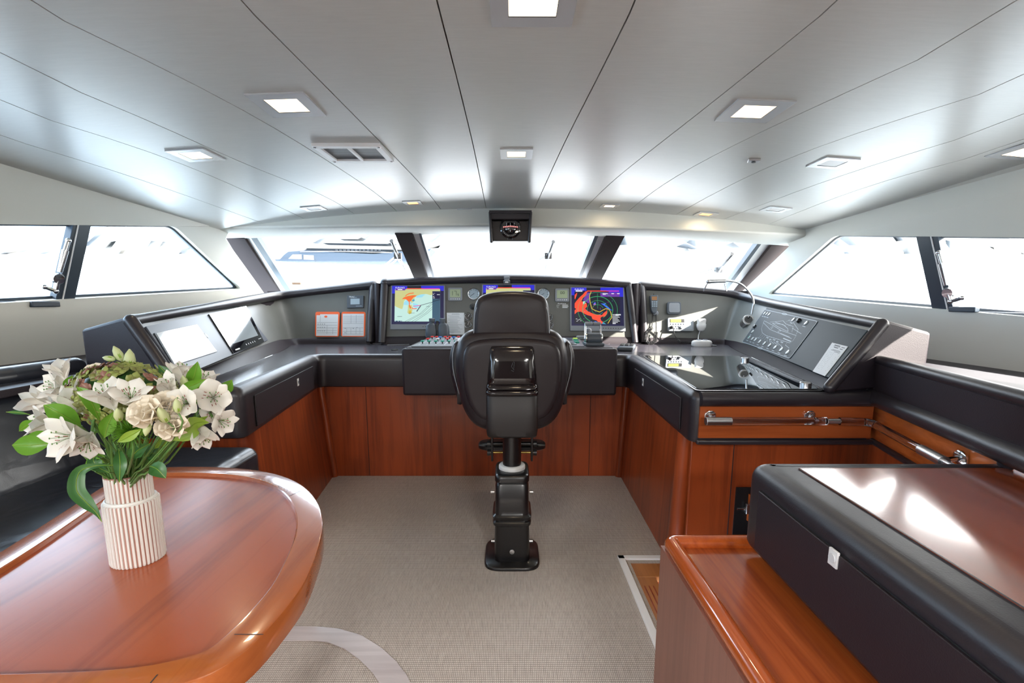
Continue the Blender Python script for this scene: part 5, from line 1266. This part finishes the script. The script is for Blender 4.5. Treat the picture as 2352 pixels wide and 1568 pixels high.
alstro('leftmost white alstroemeria against the sofa', 78, 918, Y0+.02, .054, (-.9, -.3, .3))
alstro('white trumpet alstroemeria seen side on, left of centre', 165, 915, Y0-.07, .062, (-.4, -.2, .9), .85)
alstro('white trumpet alstroemeria with pinkish throat in front of hydrangea', 243, 905, Y0-.10, .062, (-.1, -.35, .9), 1.15)
alstro('white alstroemeria right of the trumpet in front of hydrangea', 300, 908, Y0-.10, .055, (.35, -.5, .75))
alstro('white alstroemeria at lower left above the big spread bloom', 95, 968, Y0-.02, .054, (-.6, -.6, .3))
alstro('largest spread white alstroemeria at lower left of bouquet', 150, 1003, Y0-.12, .072, (-.25, -.9, .15), 1.4)
alstro('lowest left white alstroemeria petals over the sofa seat', 200, 1020, Y0-.10, .050, (.2, -.6, -.5))
alstro('white alstroemeria at top right before the flush screen', 418, 850, Y0+.04, .055, (.1, .1, .95))
alstro('white alstroemeria at upper right beside green leaves', 466, 868, Y0+.03, .052, (.4, -.1, .85))
alstro('half closed white alstroemeria right of the hydrangea', 388, 888, Y0-.04, .052, (.0, -.4, .9), .6)
alstro('open white alstroemeria with streaked centre right of the cream blooms', 424, 924, Y0-.08, .055, (.1, -.9, .3), 1.35)
alstro('right hand white alstroemeria facing forward with dark anthers', 490, 912, Y0-.03, .062, (.5, -.75, .2), 1.35)
alstro('rightmost white alstroemeria at middle height', 510, 968, Y0-.02, .052, (.8, -.4, -.1))
alstro('hanging white alstroemeria at lower right of the bouquet', 465, 1002, Y0-.05, .055, (.45, -.3, -.8), 1.0)
alstro('white alstroemeria half hidden at far left between leaves', 108, 930, Y0+.06, .05, (-.7, .1, .5))
alstro('white alstroemeria just under the rightmost ones', 487, 945, Y0-.0, .048, (.6, -.5, .1))
def lisi(label, u, v, y, size, ax):
    ax = V(ax).normalized(); c = AY(u, v, y); base = c-ax*size*.45; root = thing('lisianthus', label, 'flower', base, G2); x = ax.orthogonal().normalized(); yv = ax.cross(x); m_ = MB()
    for lay, (np_, L, W, p1, off) in enumerate(((6, 1.0, .58, 1.0, 0), (5, .95, .52, .65, .4), (4, .88, .42, .30, .9), (3, .8, .32, .0, 1.3))):
        for k in range(np_):
            a = off+k*2*math.pi/np_+random.uniform(-.1, .1); rad = x*math.cos(a)+yv*math.sin(a); petal(m_, base+rad*size*.03*(3-lay), ax, rad, size*L, size*W, .9-.15*lay, p1-.55, cup=.3)
    put('petals', m_, 'petal_cream', root, smooth=80, recalc=False, sub=1); m_ = MB()
    for k in range(5):
        a = k*1.256; rad = x*math.cos(a)+yv*math.sin(a); petal(m_, base-ax*.002, ax, rad, size*.7, size*.08, .9, .3, cup=.1)
    put('sepals', m_, 'leaf', root, smooth=80, recalc=False); stemline(root, base, ax)
lisi('cream lisianthus with spiralled petals below the hydrangea', 337, 946, Y0-.12, .040, (-.1, -.75, .6))
lisi('cream lisianthus just behind the spiralled front one', 380, 930, Y0-.09, .036, (.15, -.6, .7))
lisi('lowest cream lisianthus, cupped, at the right front', 396, 978, Y0-.10, .036, (.2, -.75, .45))
lisi('small white rosette bloom at the top left edge of the hydrangea', 218, 848, Y0+.05, .024, (0, -.3, .9))
def bud(label, u, v, y, s, ax, cat='bud'):
    ax = V(ax).normalized(); c = AY(u, v, y); root = thing('flower_bud', label, 'flower bud', c-ax*s, G3); m_ = MB(); m_.lathe([(.0015, -1*s), (.36*s, -.7*s), (.48*s, -.1*s), (.36*s, .5*s), (.05*s, 1.0*s)], c, ax, 12); put('bud', m_, 'bud', root, smooth=80)
    m_ = MB()
    for k in range(4):
        a = k*1.57; x = ax.orthogonal().normalized(); yv = ax.cross(x); rad = x*math.cos(a)+yv*math.sin(a); petal(m_, c-ax*s*1.0, ax, rad, s*1.3, s*.12, 1.0, -.5, cup=.1)
    put('sepals', m_, 'leaf_lime', root, smooth=80, recalc=False); stemline(root, c-ax*s, ax, .0015)
bud('pale green bud at the very top of the bouquet, left of the plump one', 271, 812, Y0+.03, .017, (-.4, 0, .9))
bud('plump cream bud at the top of the bouquet', 298, 825, Y0+.02, .021, (.1, 0, 1))
bud('slim green bud pointing left near the top of bouquet', 250, 823, Y0+.04, .013, (-.9, 0, .15))
bud('pale bud between cream blooms and lower right lisianthus', 374, 953, Y0-.12, .018, (.05, -.5, .8))
bud('small narrow bud hanging at the centre front below the cream blooms', 338, 983, Y0-.12, .014, (.0, -.4, -.8))
bud('greenish bud between the top right blooms', 424, 880, Y0-.02, .017, (.1, -.3, .9))
bud('narrow bud standing in front of the open right bloom', 407, 932, Y0-.12, .014, (.1, -.2, .9))
bud('greenish bud beside the pinkish trumpet bloom', 272, 952, Y0-.11, .016, (.3, -.4, .7))
# hydrangea head
hcn = AY(283, 905, Y0-.0); hy = thing('hydrangea', 'round green hydrangea head in the middle of the bouquet', 'flower', hcn)
m_ = MB(); N_ = 240
for i in range(N_):
    zz = 1-2*(i+.5)/N_
    if zz < -.75: continue
    a = i*2.39996; rr = math.sqrt(1-zz*zz); d = V((rr*math.cos(a), rr*math.sin(a), zz)); d = (d+V((random.uniform(-.15, .15), random.uniform(-.15, .15), random.uniform(-.1, .1)))).normalized()
    c = hcn+V((d.x*.090, d.y*.075, d.z*.058)); m_.mat(random.choice([0, 0, 1, 1, 0, 2] if d.z > .2 or d.x < 0 else [0, 1, 1])); x = d.orthogonal().normalized(); yv = d.cross(x); o = random.uniform(0, 1.5)
    for k in range(4):
        aa = o+k*math.pi/2; rad = x*math.cos(aa)+yv*math.sin(aa); petal(m_, c, d, rad, .0125*random.uniform(.8, 1.2), .0075, 1.0, 1.6+random.uniform(-.3, .5), cup=.3, n=3)
put('florets', m_, ['hyd', 'hyd2', 'hyd3'], hy, smooth=80, recalc=False, sub=1)
m_ = MB(); m_.sph(hcn, (.080, .066, .050), 16); put('head_core', m_, 'leaf_dark', hy); stemline(hy, hcn-V((0, 0, .05)), V((0, 0, 1)), .004)
# feathery green filler
c = AY(300, 988, Y0-.08); r = thing('feathery_carnation', 'feathery green pompon low in the middle of the bouquet', 'flower', c); m_ = MB()
for i in range(220):
    a = i*2.39996; zz = 1-2*(i+.5)/220; rr = math.sqrt(1-zz*zz); d = V((rr*math.cos(a), rr*math.sin(a), zz)); m_.tube([c+d*.008, c+d*random.uniform(.028, .036)], [.0011, .0003], 4, cap=False)
put('filaments', m_, 'leaf', r); stemline(r, c-V((0, 0, .01)), V((0, 0, 1)))
# leaves
def leaf(label, px, ys_, wpx, matl, name='leaf'):
    P = [AY(u, v, y) for (u, v), y in zip(px, ys_)]; C = crv(P, 5) if len(P) > 2 else [P[0].lerp(P[1], t/8)+V((0, 0, .008*math.sin(math.pi*t/8))) for t in range(9)]
    root = thing(name, label, 'leaf', P[0], 'green leaves around the bouquet'); m_ = MB(); n = len(C); rows = []
    for i, p in enumerate(C):
        t = (C[min(i+1, n-1)]-C[max(i-1, 0)]).normalized(); vw = (CAM-p).normalized(); sd = t.cross(vw).normalized(); nn = sd.cross(t).normalized(); s = i/(n-1); w = wpx*.00082/2*max(.03, math.sin(math.pi*min(1, s*.95+.03))**1.5)
        tilt = .35; rows.append([p+(sd*math.cos(tilt)+nn*math.sin(tilt))*w*1.1, p+(sd*.5)*w+nn*.12*w, p, p-(sd*.5)*w+nn*.12*w, p-(sd*math.cos(tilt)-nn*math.sin(tilt))*w*1.1])
    o = 0; m_.v = [p for r_ in rows for p in r_]
    for i in range(n-1):
        for k in range(4): m_.f.append([i*5+k, i*5+k+1, (i+1)*5+k+1, (i+1)*5+k]); m_.m.append(0)
    b = put('blade', m_, matl, root, smooth=80, recalc=False); m_ = MB(); m_.tube([p+(CAM-p).normalized()*.0006 for p in C], .0006, 4); put('midrib', m_, 'leaf_lime', b)
    # short stalk to the bunch
    m_ = MB(); q_ = mouth.lerp(P[0], .55)+V((0, .01, 0)); m_.tube([mouth-V((0, 0, .02)), q_, P[0]], .0012, 5); put('stalk', m_, 'stem', root)
y = Y0
leaf('long green leaf crossing the left middle of the bouquet', [(186, 978), (140, 950), (100, 930)], [y-.08, y-.11, y-.12], 40, 'leaf')
leaf('broad bright leaf at lowest far left', [(118, 1018), (70, 1022), (28, 1022)], [y-.07, y-.08, y-.08], 44, 'leaf')
leaf('green leaf just above the lowest far left one', [(130, 1012), (95, 1002), (58, 1004)], [y-.04, y-.05, y-.05], 26, 'leaf')
leaf('small leaf pointing left above the lower left bloom', [(86, 968), (65, 975), (44, 990)], [y-.02]*3, 24, 'leaf')
leaf('thin dark leaf tip sticking out at far left', [(66, 951), (40, 947), (14, 946)], [y-.0]*3, 9, 'leaf_dark')
leaf('dark leaf between trumpet blooms left of hydrangea', [(228, 965), (205, 915), (176, 888)], [y-.07, y-.09, y-.09], 26, 'leaf')
leaf('short dark leaf at upper left beside the top bloom', [(164, 905), (160, 880), (166, 862)], [y-.0]*3, 24, 'leaf')
leaf('upright bright leaf at the top right', [(436, 885), (446, 862), (454, 830)], [y-.0, y-.01, y-.01], 30, 'leaf')
leaf('green leaf slanting across the upper right', [(405, 900), (440, 885), (472, 871)], [y-.04]*3, 22, 'leaf')
leaf('pale leaf standing below the upper right slanting one', [(440, 935), (455, 905), (468, 882)], [y-.03]*3, 28, 'leaf_lime')
leaf('rightmost pointed green leaf', [(512, 902), (522, 888), (533, 872)], [y-.0]*3, 28, 'leaf')
leaf('dark green leaf above the hydrangea on the right', [(398, 872), (380, 855), (364, 838)], [y+.02]*3, 22, 'leaf_dark')
leaf('wide lime leaf at the lower right', [(384, 1008), (425, 995), (448, 972), (480, 970)], [y-.06]*4, 42, 'leaf_lime')
leaf('lime leaf below the lime one at right', [(400, 990), (440, 975), (478, 955)], [y-.04]*3, 22, 'leaf_lime')
leaf('long drooping leaf curling down over the left side of the vase', [(262, 1068), (215, 1070), (182, 1085), (176, 1125), (200, 1155), (220, 1175), (234, 1198)], [y-.05, y-.07, y-.08, y-.09, y-.09, y-.09, y-.09], 30, 'leaf_dark')
leaf('dark leaf hanging down the front of the vase neck', [(272, 1030), (276, 1065), (274, 1108)], [y-.06, y-.08, y-.085], 24, 'leaf_dark')
leaf('dark leaf folded over the right rim of the vase', [(345, 1070), (362, 1078), (381, 1098)], [y-.04, y-.05, y-.05], 34, 'leaf_dark')
leaf('round dark leaf behind the right of the vase rim', [(335, 1050), (355, 1040), (370, 1060)], [y+.0]*3, 40, 'leaf_dark')
leaf('yellow green leaf crossing the feathery pompon', [(270, 1015), (300, 1000), (324, 985)], [y-.12, y-.125, y-.12], 20, 'leaf_lime')
leaf('green leaf standing right of the pompon', [(322, 1000), (330, 985), (334, 966)], [y-.11]*3, 16, 'leaf')
leaf('dark leaf over the left rim of the vase', [(250, 1085), (225, 1072), (214, 1055), (222, 1046)], [y-.05]*4, 26, 'leaf_dark')
leaf('green leaf just above the left rim', [(240, 1062), (215, 1058), (196, 1066)], [y-.02]*3, 20, 'leaf')
leaf('broad mid green leaf below the centre blooms', [(240, 1005), (248, 975), (262, 945)], [y-.1]*3, 30, 'leaf')
leaf('grey green leaf at the centre above the vase', [(300, 1055), (315, 1035), (345, 1018)], [y-.06]*3, 30, 'leaf_dark')
leaf('green leaf low on the left of the stems', [(240, 1050), (205, 1022), (190, 995)], [y-.05]*3, 26, 'leaf')
leaf('lime leaf under the cream blooms toward right', [(355, 1030), (385, 1005), (430, 988)], [y-.03]*3, 26, 'leaf_lime')
# loose foliage stems filling the neck
r = thing('foliage_stems', 'bunch of green stems crowding the neck of the vase', 'stems', mouth); r['kind'] = 'stuff'; m_ = MB()
for i in range(46):
    a = random.uniform(0, 6.28); rr = random.uniform(0, .028); b0 = mouth+V((rr*math.cos(a), rr*math.sin(a), -.02)); tp = b0+V((math.cos(a)*random.uniform(.01, .06), math.sin(a)*random.uniform(.01, .05), random.uniform(.05, .11))); m_.tube([b0, b0.lerp(tp, .5)+V((0, 0, .008)), tp], random.uniform(.0015, .003), 6)
put('stems', m_, 'stem', r)
# ================================================================= RIGHT COUNTER + BENCH
ct = thing('side_counter', 'right foreground counter with padded leather edge and glossy wood inlay', 'counter', (1.2, .6, 0))
C0 = [V((1.80, 1.465, 0)), V((.752, 1.465, 0)), V((.70, -1.2, 0))]
def sweep2(mb, P, prof, sg):
    def offp_(P, d):
        out = []
        for i, p in enumerate(P):
            nn = []
            if i: t = (P[i]-P[i-1]).normalized(); nn.append(V((-t.y, t.x, 0))*sg)
            if i < len(P)-1: t = (P[i+1]-P[i]).normalized(); nn.append(V((-t.y, t.x, 0))*sg)
            if len(nn) == 2: b = nn[0]+nn[1]; out.append(p+b*(d/(1+nn[0].dot(nn[1]))))
            else: out.append(p+nn[0]*d)
        return out
    rows = [zset(offp_(P, o), z) for o, z in prof]
    for a, b in zip(rows, rows[1:]):
        for i in range(len(P)-1): mb.poly([a[i], a[i+1], b[i+1], b[i]])
    return offp_
CR = roundpath(C0, .05, 6); m_ = MB()
prof2 = [(.06, .8995), (.048, .8995)]+[(.048-.048*math.sin(a*math.pi/16), .8995-.048*(1-math.cos(a*math.pi/16))) for a in range(1, 9)]+[(0, .645), (.006, .632), (.02, .628), (.12, .628)]
offf = sweep2(m_, CR, prof2, 1); put('padded_edge', m_, 'leather', ct, smooth=50)
m_ = MB(); in_ = zset(offf(C0, .040), .8988); m_.prism([in_[0], in_[1], in_[2], V((1.8, -1.2, .899))], (0, 0, -.03)); put('leather_top', m_, 'leather', ct)
iq = [AZ(1834, 1075, .9), AZ(2304, 1075, .9), V((1.60, 1.30, .9)), V((1.60, -1.1, .9)), V((.775, -1.1, .9))]
m_ = MB(); m_.prism([p+V((0, 0, .0015)) for p in iq], (0, 0, -.012)); put('wood_inlay', m_, 'wood_gloss', ct)
m_ = MB(); strip(m_, [p for p in iq]+[iq[0]], .004, up, .0022); put('inlay_line', m_, 'black', ct, recalc=False)
a, b = C0[1], C0[2]; tt = (b-a).normalized(); nn = V((tt.y, -tt.x, 0)); nn = nn if nn.x < 0 else -nn
def cf(y, z): t = (y-a.y)/(b.y-a.y); return V((a.x+(b.x-a.x)*t, y, z))
q = [cf(1.37, .835), cf(.60, .835), cf(.60, .652), cf(1.37, .652)]
m_ = MB(); m_.slab(q, nn, .001, .009); d = put('drawer_front', m_, 'fascia', ct, bevel=.004)
m_ = MB(); strip(m_, [p for p in q]+[q[0]], .005, nn, .0012); put('shadow_gap', m_, 'black_matte', d, recalc=False)
c = AP(1915, 1281, (a+nn*.01, nn)); m_ = MB(); m_.box(c, (.006, .030, .040)); l = put('latch', m_, 'white', d, bevel=.001); m_ = MB(); m_.lathe([(.011, 0), (.011, .003)], c+nn*.003, nn, 18); put('latch_button', m_, 'nylon', l)
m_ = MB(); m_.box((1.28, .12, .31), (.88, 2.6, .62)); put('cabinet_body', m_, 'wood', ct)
bn = thing('low_shelf', 'cherry wood low shelf with rounded rail below the right counter', 'shelf', (.66, .2, 0))
m_ = MB(); m_.box((.685, .14, .588), (.33, 2.68, .024)); put('shelf_board', m_, 'wood_y', bn)
m_ = MB(); m_.box((.507, .14, .30), (.02, 2.70, .585)); put('side_panel', m_, 'wood_matte', bn)
m_ = MB(); m_.box((.68, 1.482, .30), (.34, .02, .585)); put('end_panel', m_, 'wood', bn)
m_ = MB(); RPx = roundpath([V((.528, -1.2, .606)), V((.528, 1.482, .606)), V((.84, 1.482, .606))], .02, 4)
m_.tube(RPx, .026, 16, up=(0, 0, 1)); put('edge_rail', m_, 'wood_rail', bn, smooth=60)
# ---- aft face of the right wing: wood band, trims
m_ = MB(); m_.box((1.27, 2.166, .842), (.80, .012, .150)); put('wood_band', m_, 'wood_x', wt)
m_ = MB(); m_.tube([V((.87, 2.172, .950)), V((1.68, 2.172, .950))], .034, 16); put('aft_roll', m_, 'leather', wt, smooth=60)
m_ = MB(); m_.box((1.27, 2.160, .748), (.82, .026, .022)); put('lower_trim', m_, 'leather', wt, bevel=.006)
# ---- gallery along starboard of the stairwell
g0, g1 = AZ(2022, 916, .955), AZ(2352, 1052, .955); gt = (g1-g0).normalized(); g1 = g0+gt*1.75
k0, k1 = AZ(2025, 829, 1.127), AZ(2352, 915, 1.127); kt = (k1-k0).normalized(); k1 = k0+kt*1.7
ga = thing('gallery_cabinet', 'dark leather gallery ledge beside the stairwell on the right', 'cabinet', (1.6, 1.8, 0))
m_ = MB(); m_.prism([g0+V((0, .1, 0)), g1, k1, k0+V((0, .08, 0))], (.03, 0, 0)) if False else m_.poly([g0+V((.0, .06, 0)), k0+V((0, .06, 0)), k1, g0+gt*1.7]); put('upper_face', m_, 'fascia', ga)
m_ = MB(); m_.tube([k0+V((0.01, .02, 0)), k1], .024, 16); m_.sph(k0+V((.01, .02, 0)), .024, 14); m_.tube([k0+V((0.01, .02, 0)), g0+V((.03, .06, .0))], .02, 12); put('top_roll', m_, 'leather', ga, smooth=60)
m_ = MB(); m_.tube([g0+V((.0, .06, 0)), g1], .036, 16); put('lower_roll', m_, 'leather', ga, smooth=60)
m_ = MB(); m_.prism([k0+V((.01, .05, .0)), k1, V((1.95, k1.y, 1.11)), V((1.95, 2.28, 1.11))], (0, 0, -.02)); put('ledge_top', m_, 'fascia', ga)
h0, h1 = g0+V((.02, .06, -.03)), g1+V((.02, 0, -.03)); m_ = MB(); m_.poly([h0, h1, V((h1.x, h1.y, .75)), V((h0.x, h0.y, .75))]); put('wood_band', m_, 'wood_y', ga)
m_ = MB(); m_.tube([V((h0.x-.01, h0.y-.03, .748)), V((h1.x-.01, h1.y, .748))], .014, 10); put('lower_trim', m_, 'leather', ga)
m_ = MB(); m_.poly([V((h0.x, h0.y, .74)), V((h1.x, h1.y, .74)), V((h1.x, h1.y, -.1)), V((h0.x, h0.y, -.1))]); put('stairwell_lining', m_, 'wood', ga)
c = AZ(2350, 1062, .93); m_ = MB(); m_.box(c+V((.05, -.03, .0)), (.10, .22, .085), Matrix.Rotation(.35, 3, 'Z')); put('padded_corner', m_, 'leather', ga, bevel=.03, seg=4)
# ---- hand rails: steel ends, clear acrylic tube
def flange(root, p, d, wall):
    m_ = MB(); m_.lathe([(.026, 0), (.026, .006), (.020, .010)], wall, (p-wall).normalized(), 24); m_.tube([wall, p], .009, 12); put('mount', m_, 'steel', root)
r = thing('hand_rail', 'clear acrylic handrail with steel ends on wood band beside stairwell', 'handrail', (1.2, 2.10, .855))
zr = .862; y_ = 2.105
A0, A1 = V((.875, y_, zr)), V((1.42, y_, zr))
m_ = MB(); m_.cyl(A0, A0+V((.115, 0, 0)), .019, 24); put('steel_end', m_, 'brushed', r, bevel=.002); m_ = MB(); m_.cyl(A1, A1+V((.06, 0, 0)), .012, 20); put('steel_end', m_, 'brushed', r, bevel=.002)
m_ = MB(); m_.cyl(A0+V((.115, 0, 0)), A1, .0175, 24); put('clear_tube', m_, 'acrylic', r)
for x in (.915, 1.375): flange(r, V((x, y_, zr)), 0, V((x, 2.160, zr+.014)))
r = thing('hand_rail', 'curved clear handrail turning the corner along the starboard wood band', 'handrail', (1.55, 1.8, .855))
gd = gt; s0 = V((h0.x, h0.y, zr))+gd*.12+V((-.07, 0, 0))
P = crv([V((1.48, y_, zr)), V((1.54, y_-.01, zr)), s0+gd*.03, s0+gd*.22, s0+gd*.42], 5)
m_ = MB(); m_.tube(P, .0175, 20); put('clear_tube', m_, 'acrylic', r, smooth=60)
e0, e1 = s0+gd*.42, s0+gd*.56; m_ = MB(); m_.tube([e0, e1], .019, 20); m_.tube([e1, e1+gd*.07], .010, 16); put('steel_end', m_, 'brushed', r)
wl = e0.lerp(e1, .9); flange(r, wl, 0, wl+V((.065, .0, .01)))
wl = s0+gd*.02; m_ = MB(); m_.box(wl, (.02, .06, .028), Matrix.Rotation(.3, 3, 'Z')); put('corner_joint', m_, 'acrylic', r, bevel=.006)
# ---- latch on a flat black plate that paints the opening's dark inside
m_ = MB(); a = AY(1690, 1118, 2.289); b = AY(1726, 1228, 2.289); m_.box(((a.x+b.x)/2+.03, 2.286, (a.z+b.z)/2), (b.x-a.x+.06, .006, a.z-b.z)); r = tag(put('opening_shade_plate', m_, 'black'), 'black plate painting the dark narrow opening in the wood panel beside the stairs', 'opening')
r = thing('door_latch', 'small steel latch in the dark opening in the wood panel', 'latch', AY(1705, 1168, 2.27)); p0, p1 = AY(1693, 1168, 2.27), AY(1713, 1168, 2.27); m_ = MB(); m_.tube([p0, p1], .006, 10); put('bolt', m_, 'steel', r)
m_ = MB(); m_.box(AY(1717, 1168, 2.27), (.02, .02, .05)); put('catch', m_, 'brushed', r, bevel=.002); m_ = MB(); m_.box(AY(1721, 1165, 2.275), (.012, .012, .14)); put('post', m_, 'wood_rail', r)
# ================================================================= OUTSIDE
TL = math.radians(6.6); seaD = lambda y: -7.5+y*math.tan(TL)
m_ = MB(); m_.add([V((-400, 8, seaD(8))), V((400, 8, seaD(8))), V((400, 420, seaD(420))), V((-400, 420, seaD(420)))], [[0, 1, 2, 3]]); o = tag(put('sea', m_, 'sea'), 'bright calm sea around the yacht', 'sea'); o['kind'] = 'stuff'
def zsea(px, D): p = AY(*px, D); return p
# hills
m_ = MB(); random.seed(3); K = 90; rows = []
for j, (dy, hh) in enumerate(((0, 0), (12, 10), (35, 26), (70, 46), (110, 60))):
    row = []
    for i in range(K):
        x = -420+840*i/(K-1); y = 400+dy-.0005*abs(x)**1.6; y = min(y, 400+dy); h_ = hh*(.75+.35*math.sin(x*.021+1)+.2*math.sin(x*.057+j)+random.uniform(-.06, .06)); row.append(V((x, y, seaD(min(y, 415))-1+h_)))
    rows.append(row)
for a, b in zip(rows, rows[1:]):
    for i in range(K-1): m_.poly([a[i], a[i+1], b[i+1], b[i]])
struct(put('hillside', m_, 'hill', smooth=80))
# moored motor yacht
YD = 150.0
def pr(px, y=YD): return [AY(u, v, y) for u, v in px]
yt = thing('motor_yacht', 'large blue hulled motor yacht moored beyond the left windscreen', 'yacht', AY(800, 600, YD))
def part(name, px, matl, depth, y=YD): m_ = MB(); m_.prism(pr(px, y), (0, depth, 0)); return put(name, m_, matl, yt)
part('hull', [(640, 598), (652, 585), (662, 578), (700, 575), (760, 579), (860, 583), (915, 578), (990, 571), (975, 590), (962, 604), (800, 603), (720, 600), (660, 600)], 'hull', 9)
part('swim_platform', [(618, 596), (660, 594), (722, 597), (722, 600), (660, 600), (620, 598)], 'hull', 9, YD-.6)
part('side_door', [(672, 584), (692, 584), (693, 595), (660, 596)], 'yacht_white', .2, YD-.15); part('side_door', [(697, 585), (720, 586), (721, 598), (697, 597)], 'yacht_white', .2, YD-.15)
part('main_deck', [(695, 577), (705, 571), (850, 571), (925, 573), (860, 580), (760, 580)], 'yacht_dark', 7, YD+1)
part('main_deck_roof', [(700, 570), (735, 562), (935, 566), (945, 574), (850, 572)], 'yacht_white', 8, YD+.5)
part('upper_deck', [(745, 560), (757, 555), (890, 558), (895, 563), (760, 562)], 'yacht_dark', 6, YD+1.5)
part('upper_roof', [(740, 558), (765, 552), (900, 556), (890, 560)], 'yacht_white', 7, YD+1)
part('sun_deck', [(775, 547), (790, 544), (830, 545), (822, 549), (780, 549)], 'yacht_white', 5, YD+2)
for i in range(12): part('window', [(770+i*9, 572.5), (776+i*9, 572.5), (776+i*9, 576), (770+i*9, 576)], 'yacht_dark', .3, YD+.6)
m_ = MB(); m_.tube(pr([(690, 578), (790, 577), (900, 580)], YD-.4), .06, 5); put('hand_rail', m_, 'white', yt)
# wipers outside the windscreen
WO = offp(WS, -.10)
def wpl(px): return [AP(u, v, WO) for u, v in px]
for lab, bl, a1, a2 in (('windscreen wiper outside the left windscreen pane', [(899, 553), (914, 588), (939, 634)], [(843, 642), (914, 585)], [(857, 640), (918, 590)]),
                        ('windscreen wiper outside the middle windscreen pane', [(1271, 555), (1259, 588), (1250, 632)], [(1180, 630), (1257, 585)], [(1192, 632), (1259, 591)]),
                        ('windscreen wiper outside the right windscreen pane near lamp', [(1682, 583), (1650, 620), (1618, 668)], [(1515, 652), (1637, 617)], [(1525, 656), (1641, 621)])):
    B = wpl(bl); r = thing('windscreen_wiper', lab, 'wiper', B[1], 'windscreen wipers'); m_ = MB(); m_.tube(B, .018, 8); put('blade', m_, 'black', r); m_ = MB(); m_.tube([B[0]+wn*-.03, B[1]+wn*.03, B[2]-wn*.03], .010, 6); put('blade_holder', m_, 'brushed', r)
    for a_ in (a1, a2): m_ = MB(); m_.tube(wpl(a_), .009, 8); put('arm', m_, 'brushed', r)
    m_ = MB(); m_.box(B[1], (.07, .05, .06)); put('pivot', m_, 'black', r)
c = AY(1157, 612, 9.0); r = thing('deck_light', 'round object on a thin pole on the foredeck outside', 'deck fitting', c); m_ = MB(); m_.lathe([(.01, -.03), (.075, -.015), (.075, .015), (.01, .03)], c, (0, 1, 0), 20); put('disc', m_, 'grey_plastic', r); m_ = MB(); m_.tube([AY(1157, 588, 9.0), c-V((0, 0, .75))], .008, 6); put('pole', m_, 'brushed', r)
for px, lab in (((682, 651), 'small tan block on the sill of the left windscreen'), ((1622, 661), 'small tan block on the sill of the right windscreen')):
    c = AY(*px, 5.0); m_ = MB(); m_.box(c, (.085, .04, .024)); tag(put('sill_block', m_, pm('tan', (.35, .22, .14), .6), bevel=.003), lab, 'block')
# foredeck of this boat, seen low through the panes
m_ = MB(); m_.prism([V((-2.6, 5.3, 1.20)), V((2.6, 5.3, 1.20)), V((1.6, 11, 1.15)), V((-1.6, 11, 1.15))], (0, 0, -.1)); tag(put('foredeck', m_, 'white_trim'), 'white foredeck outside beyond the windscreen', 'deck')
# ================================================================= LIGHT
w = bpy.data.worlds.new('sky'); sc.world = w; w.use_nodes = True; nt = w.node_tree; bg = nt.nodes['Background']
tc = nt.nodes.new('ShaderNodeTexCoord'); sp = nt.nodes.new('ShaderNodeSeparateXYZ'); nt.links.new(tc.outputs['Generated'], sp.inputs[0])
mr = nt.nodes.new('ShaderNodeMapRange'); mr.inputs[1].default_value = -1; mr.inputs[2].default_value = 1; nt.links.new(sp.outputs[0], mr.inputs[0])
mx = nt.nodes.new('ShaderNodeMix'); mx.data_type = 'RGBA'; mx.inputs[6].default_value = (.38, .56, .76, 1); mx.inputs[7].default_value = (1, .96, .90, 1); nt.links.new(mr.outputs[0], mx.inputs[0])
nt.links.new(mx.outputs[2], bg.inputs[0]); bg.inputs[1].default_value = SKY
sl = bpy.data.lights.new('sun', 'SUN'); sl.energy = SUN; sl.angle = .009; sl.color = (1, .93, .82); so = bpy.data.objects.new('sun', sl); COL.objects.link(so); so.rotation_euler = V(SUND).to_track_quat('Z', 'Y').to_euler()
for px, e in (((660, 240), 3), ((1730, 254), 3), ((1225, 0), 3), ((450, 355), 2), ((1186, 352), 3), ((948, 465), 1), ((1400, 472), 1), ((1621, 491), 1)):
    c = AC(*px); l = bpy.data.lights.new('downlight', 'AREA'); l.energy = e*LAMP; l.size = .09; l.color = (1, .78, .5); lo_ = bpy.data.objects.new('downlight', l); COL.objects.link(lo_); lo_.location = c-V((0, 0, .012))
# added fill light: unseen glowing panels and area lamps behind the camera
for x, y in ((-1.3, -1.6), (1.0, -1.6), (-1.3, -3.4), (1.0, -3.4)):
    m_ = MB(); m_.box((x, y, zc(x, y)-.012), (.5, .5, .02)); tag(put('fill_panel', m_, em('fill_panel_glow', (1, .95, .88), 6)), 'flat square glowing panel added as fill light behind the helm area', 'ceiling light', 'added fill panels behind the camera')
    l = bpy.data.lights.new('fill_light', 'AREA'); l.energy = FILL; l.size = .5; l.color = (1, .98, .95); lo_ = bpy.data.objects.new('fill_light', l); COL.objects.link(lo_); lo_.location = (x, y, zc(x, y)-.04)
# ================================================================= CAMERA
cd = bpy.data.cameras.new('camera'); cd.sensor_width = 36; cd.lens = F*36/2352; cd.shift_y = (PPY-784)/2352; cd.clip_end = 1500; cd.clip_start = .02
co_ = bpy.data.objects.new('camera', cd); COL.objects.link(co_); co_.location = CAM; co_.rotation_euler = (math.pi/2-PITCH, 0, 0); sc.camera = co_
sc.view_settings.view_transform = 'Standard'; sc.view_settings.look = 'None'; sc.view_settings.gamma = 1; sc.view_settings.use_curve_mapping = False; sc.view_settings.exposure = EXPO
sc.cycles.use_denoising = True; sc.cycles.max_bounces = 8; sc.cycles.diffuse_bounces = 4; sc.cycles.transparent_max_bounces = 12; sc.cycles.sample_clamp_indirect = 6; sc.cycles.caustics_reflective = False; sc.cycles.caustics_refractive = False
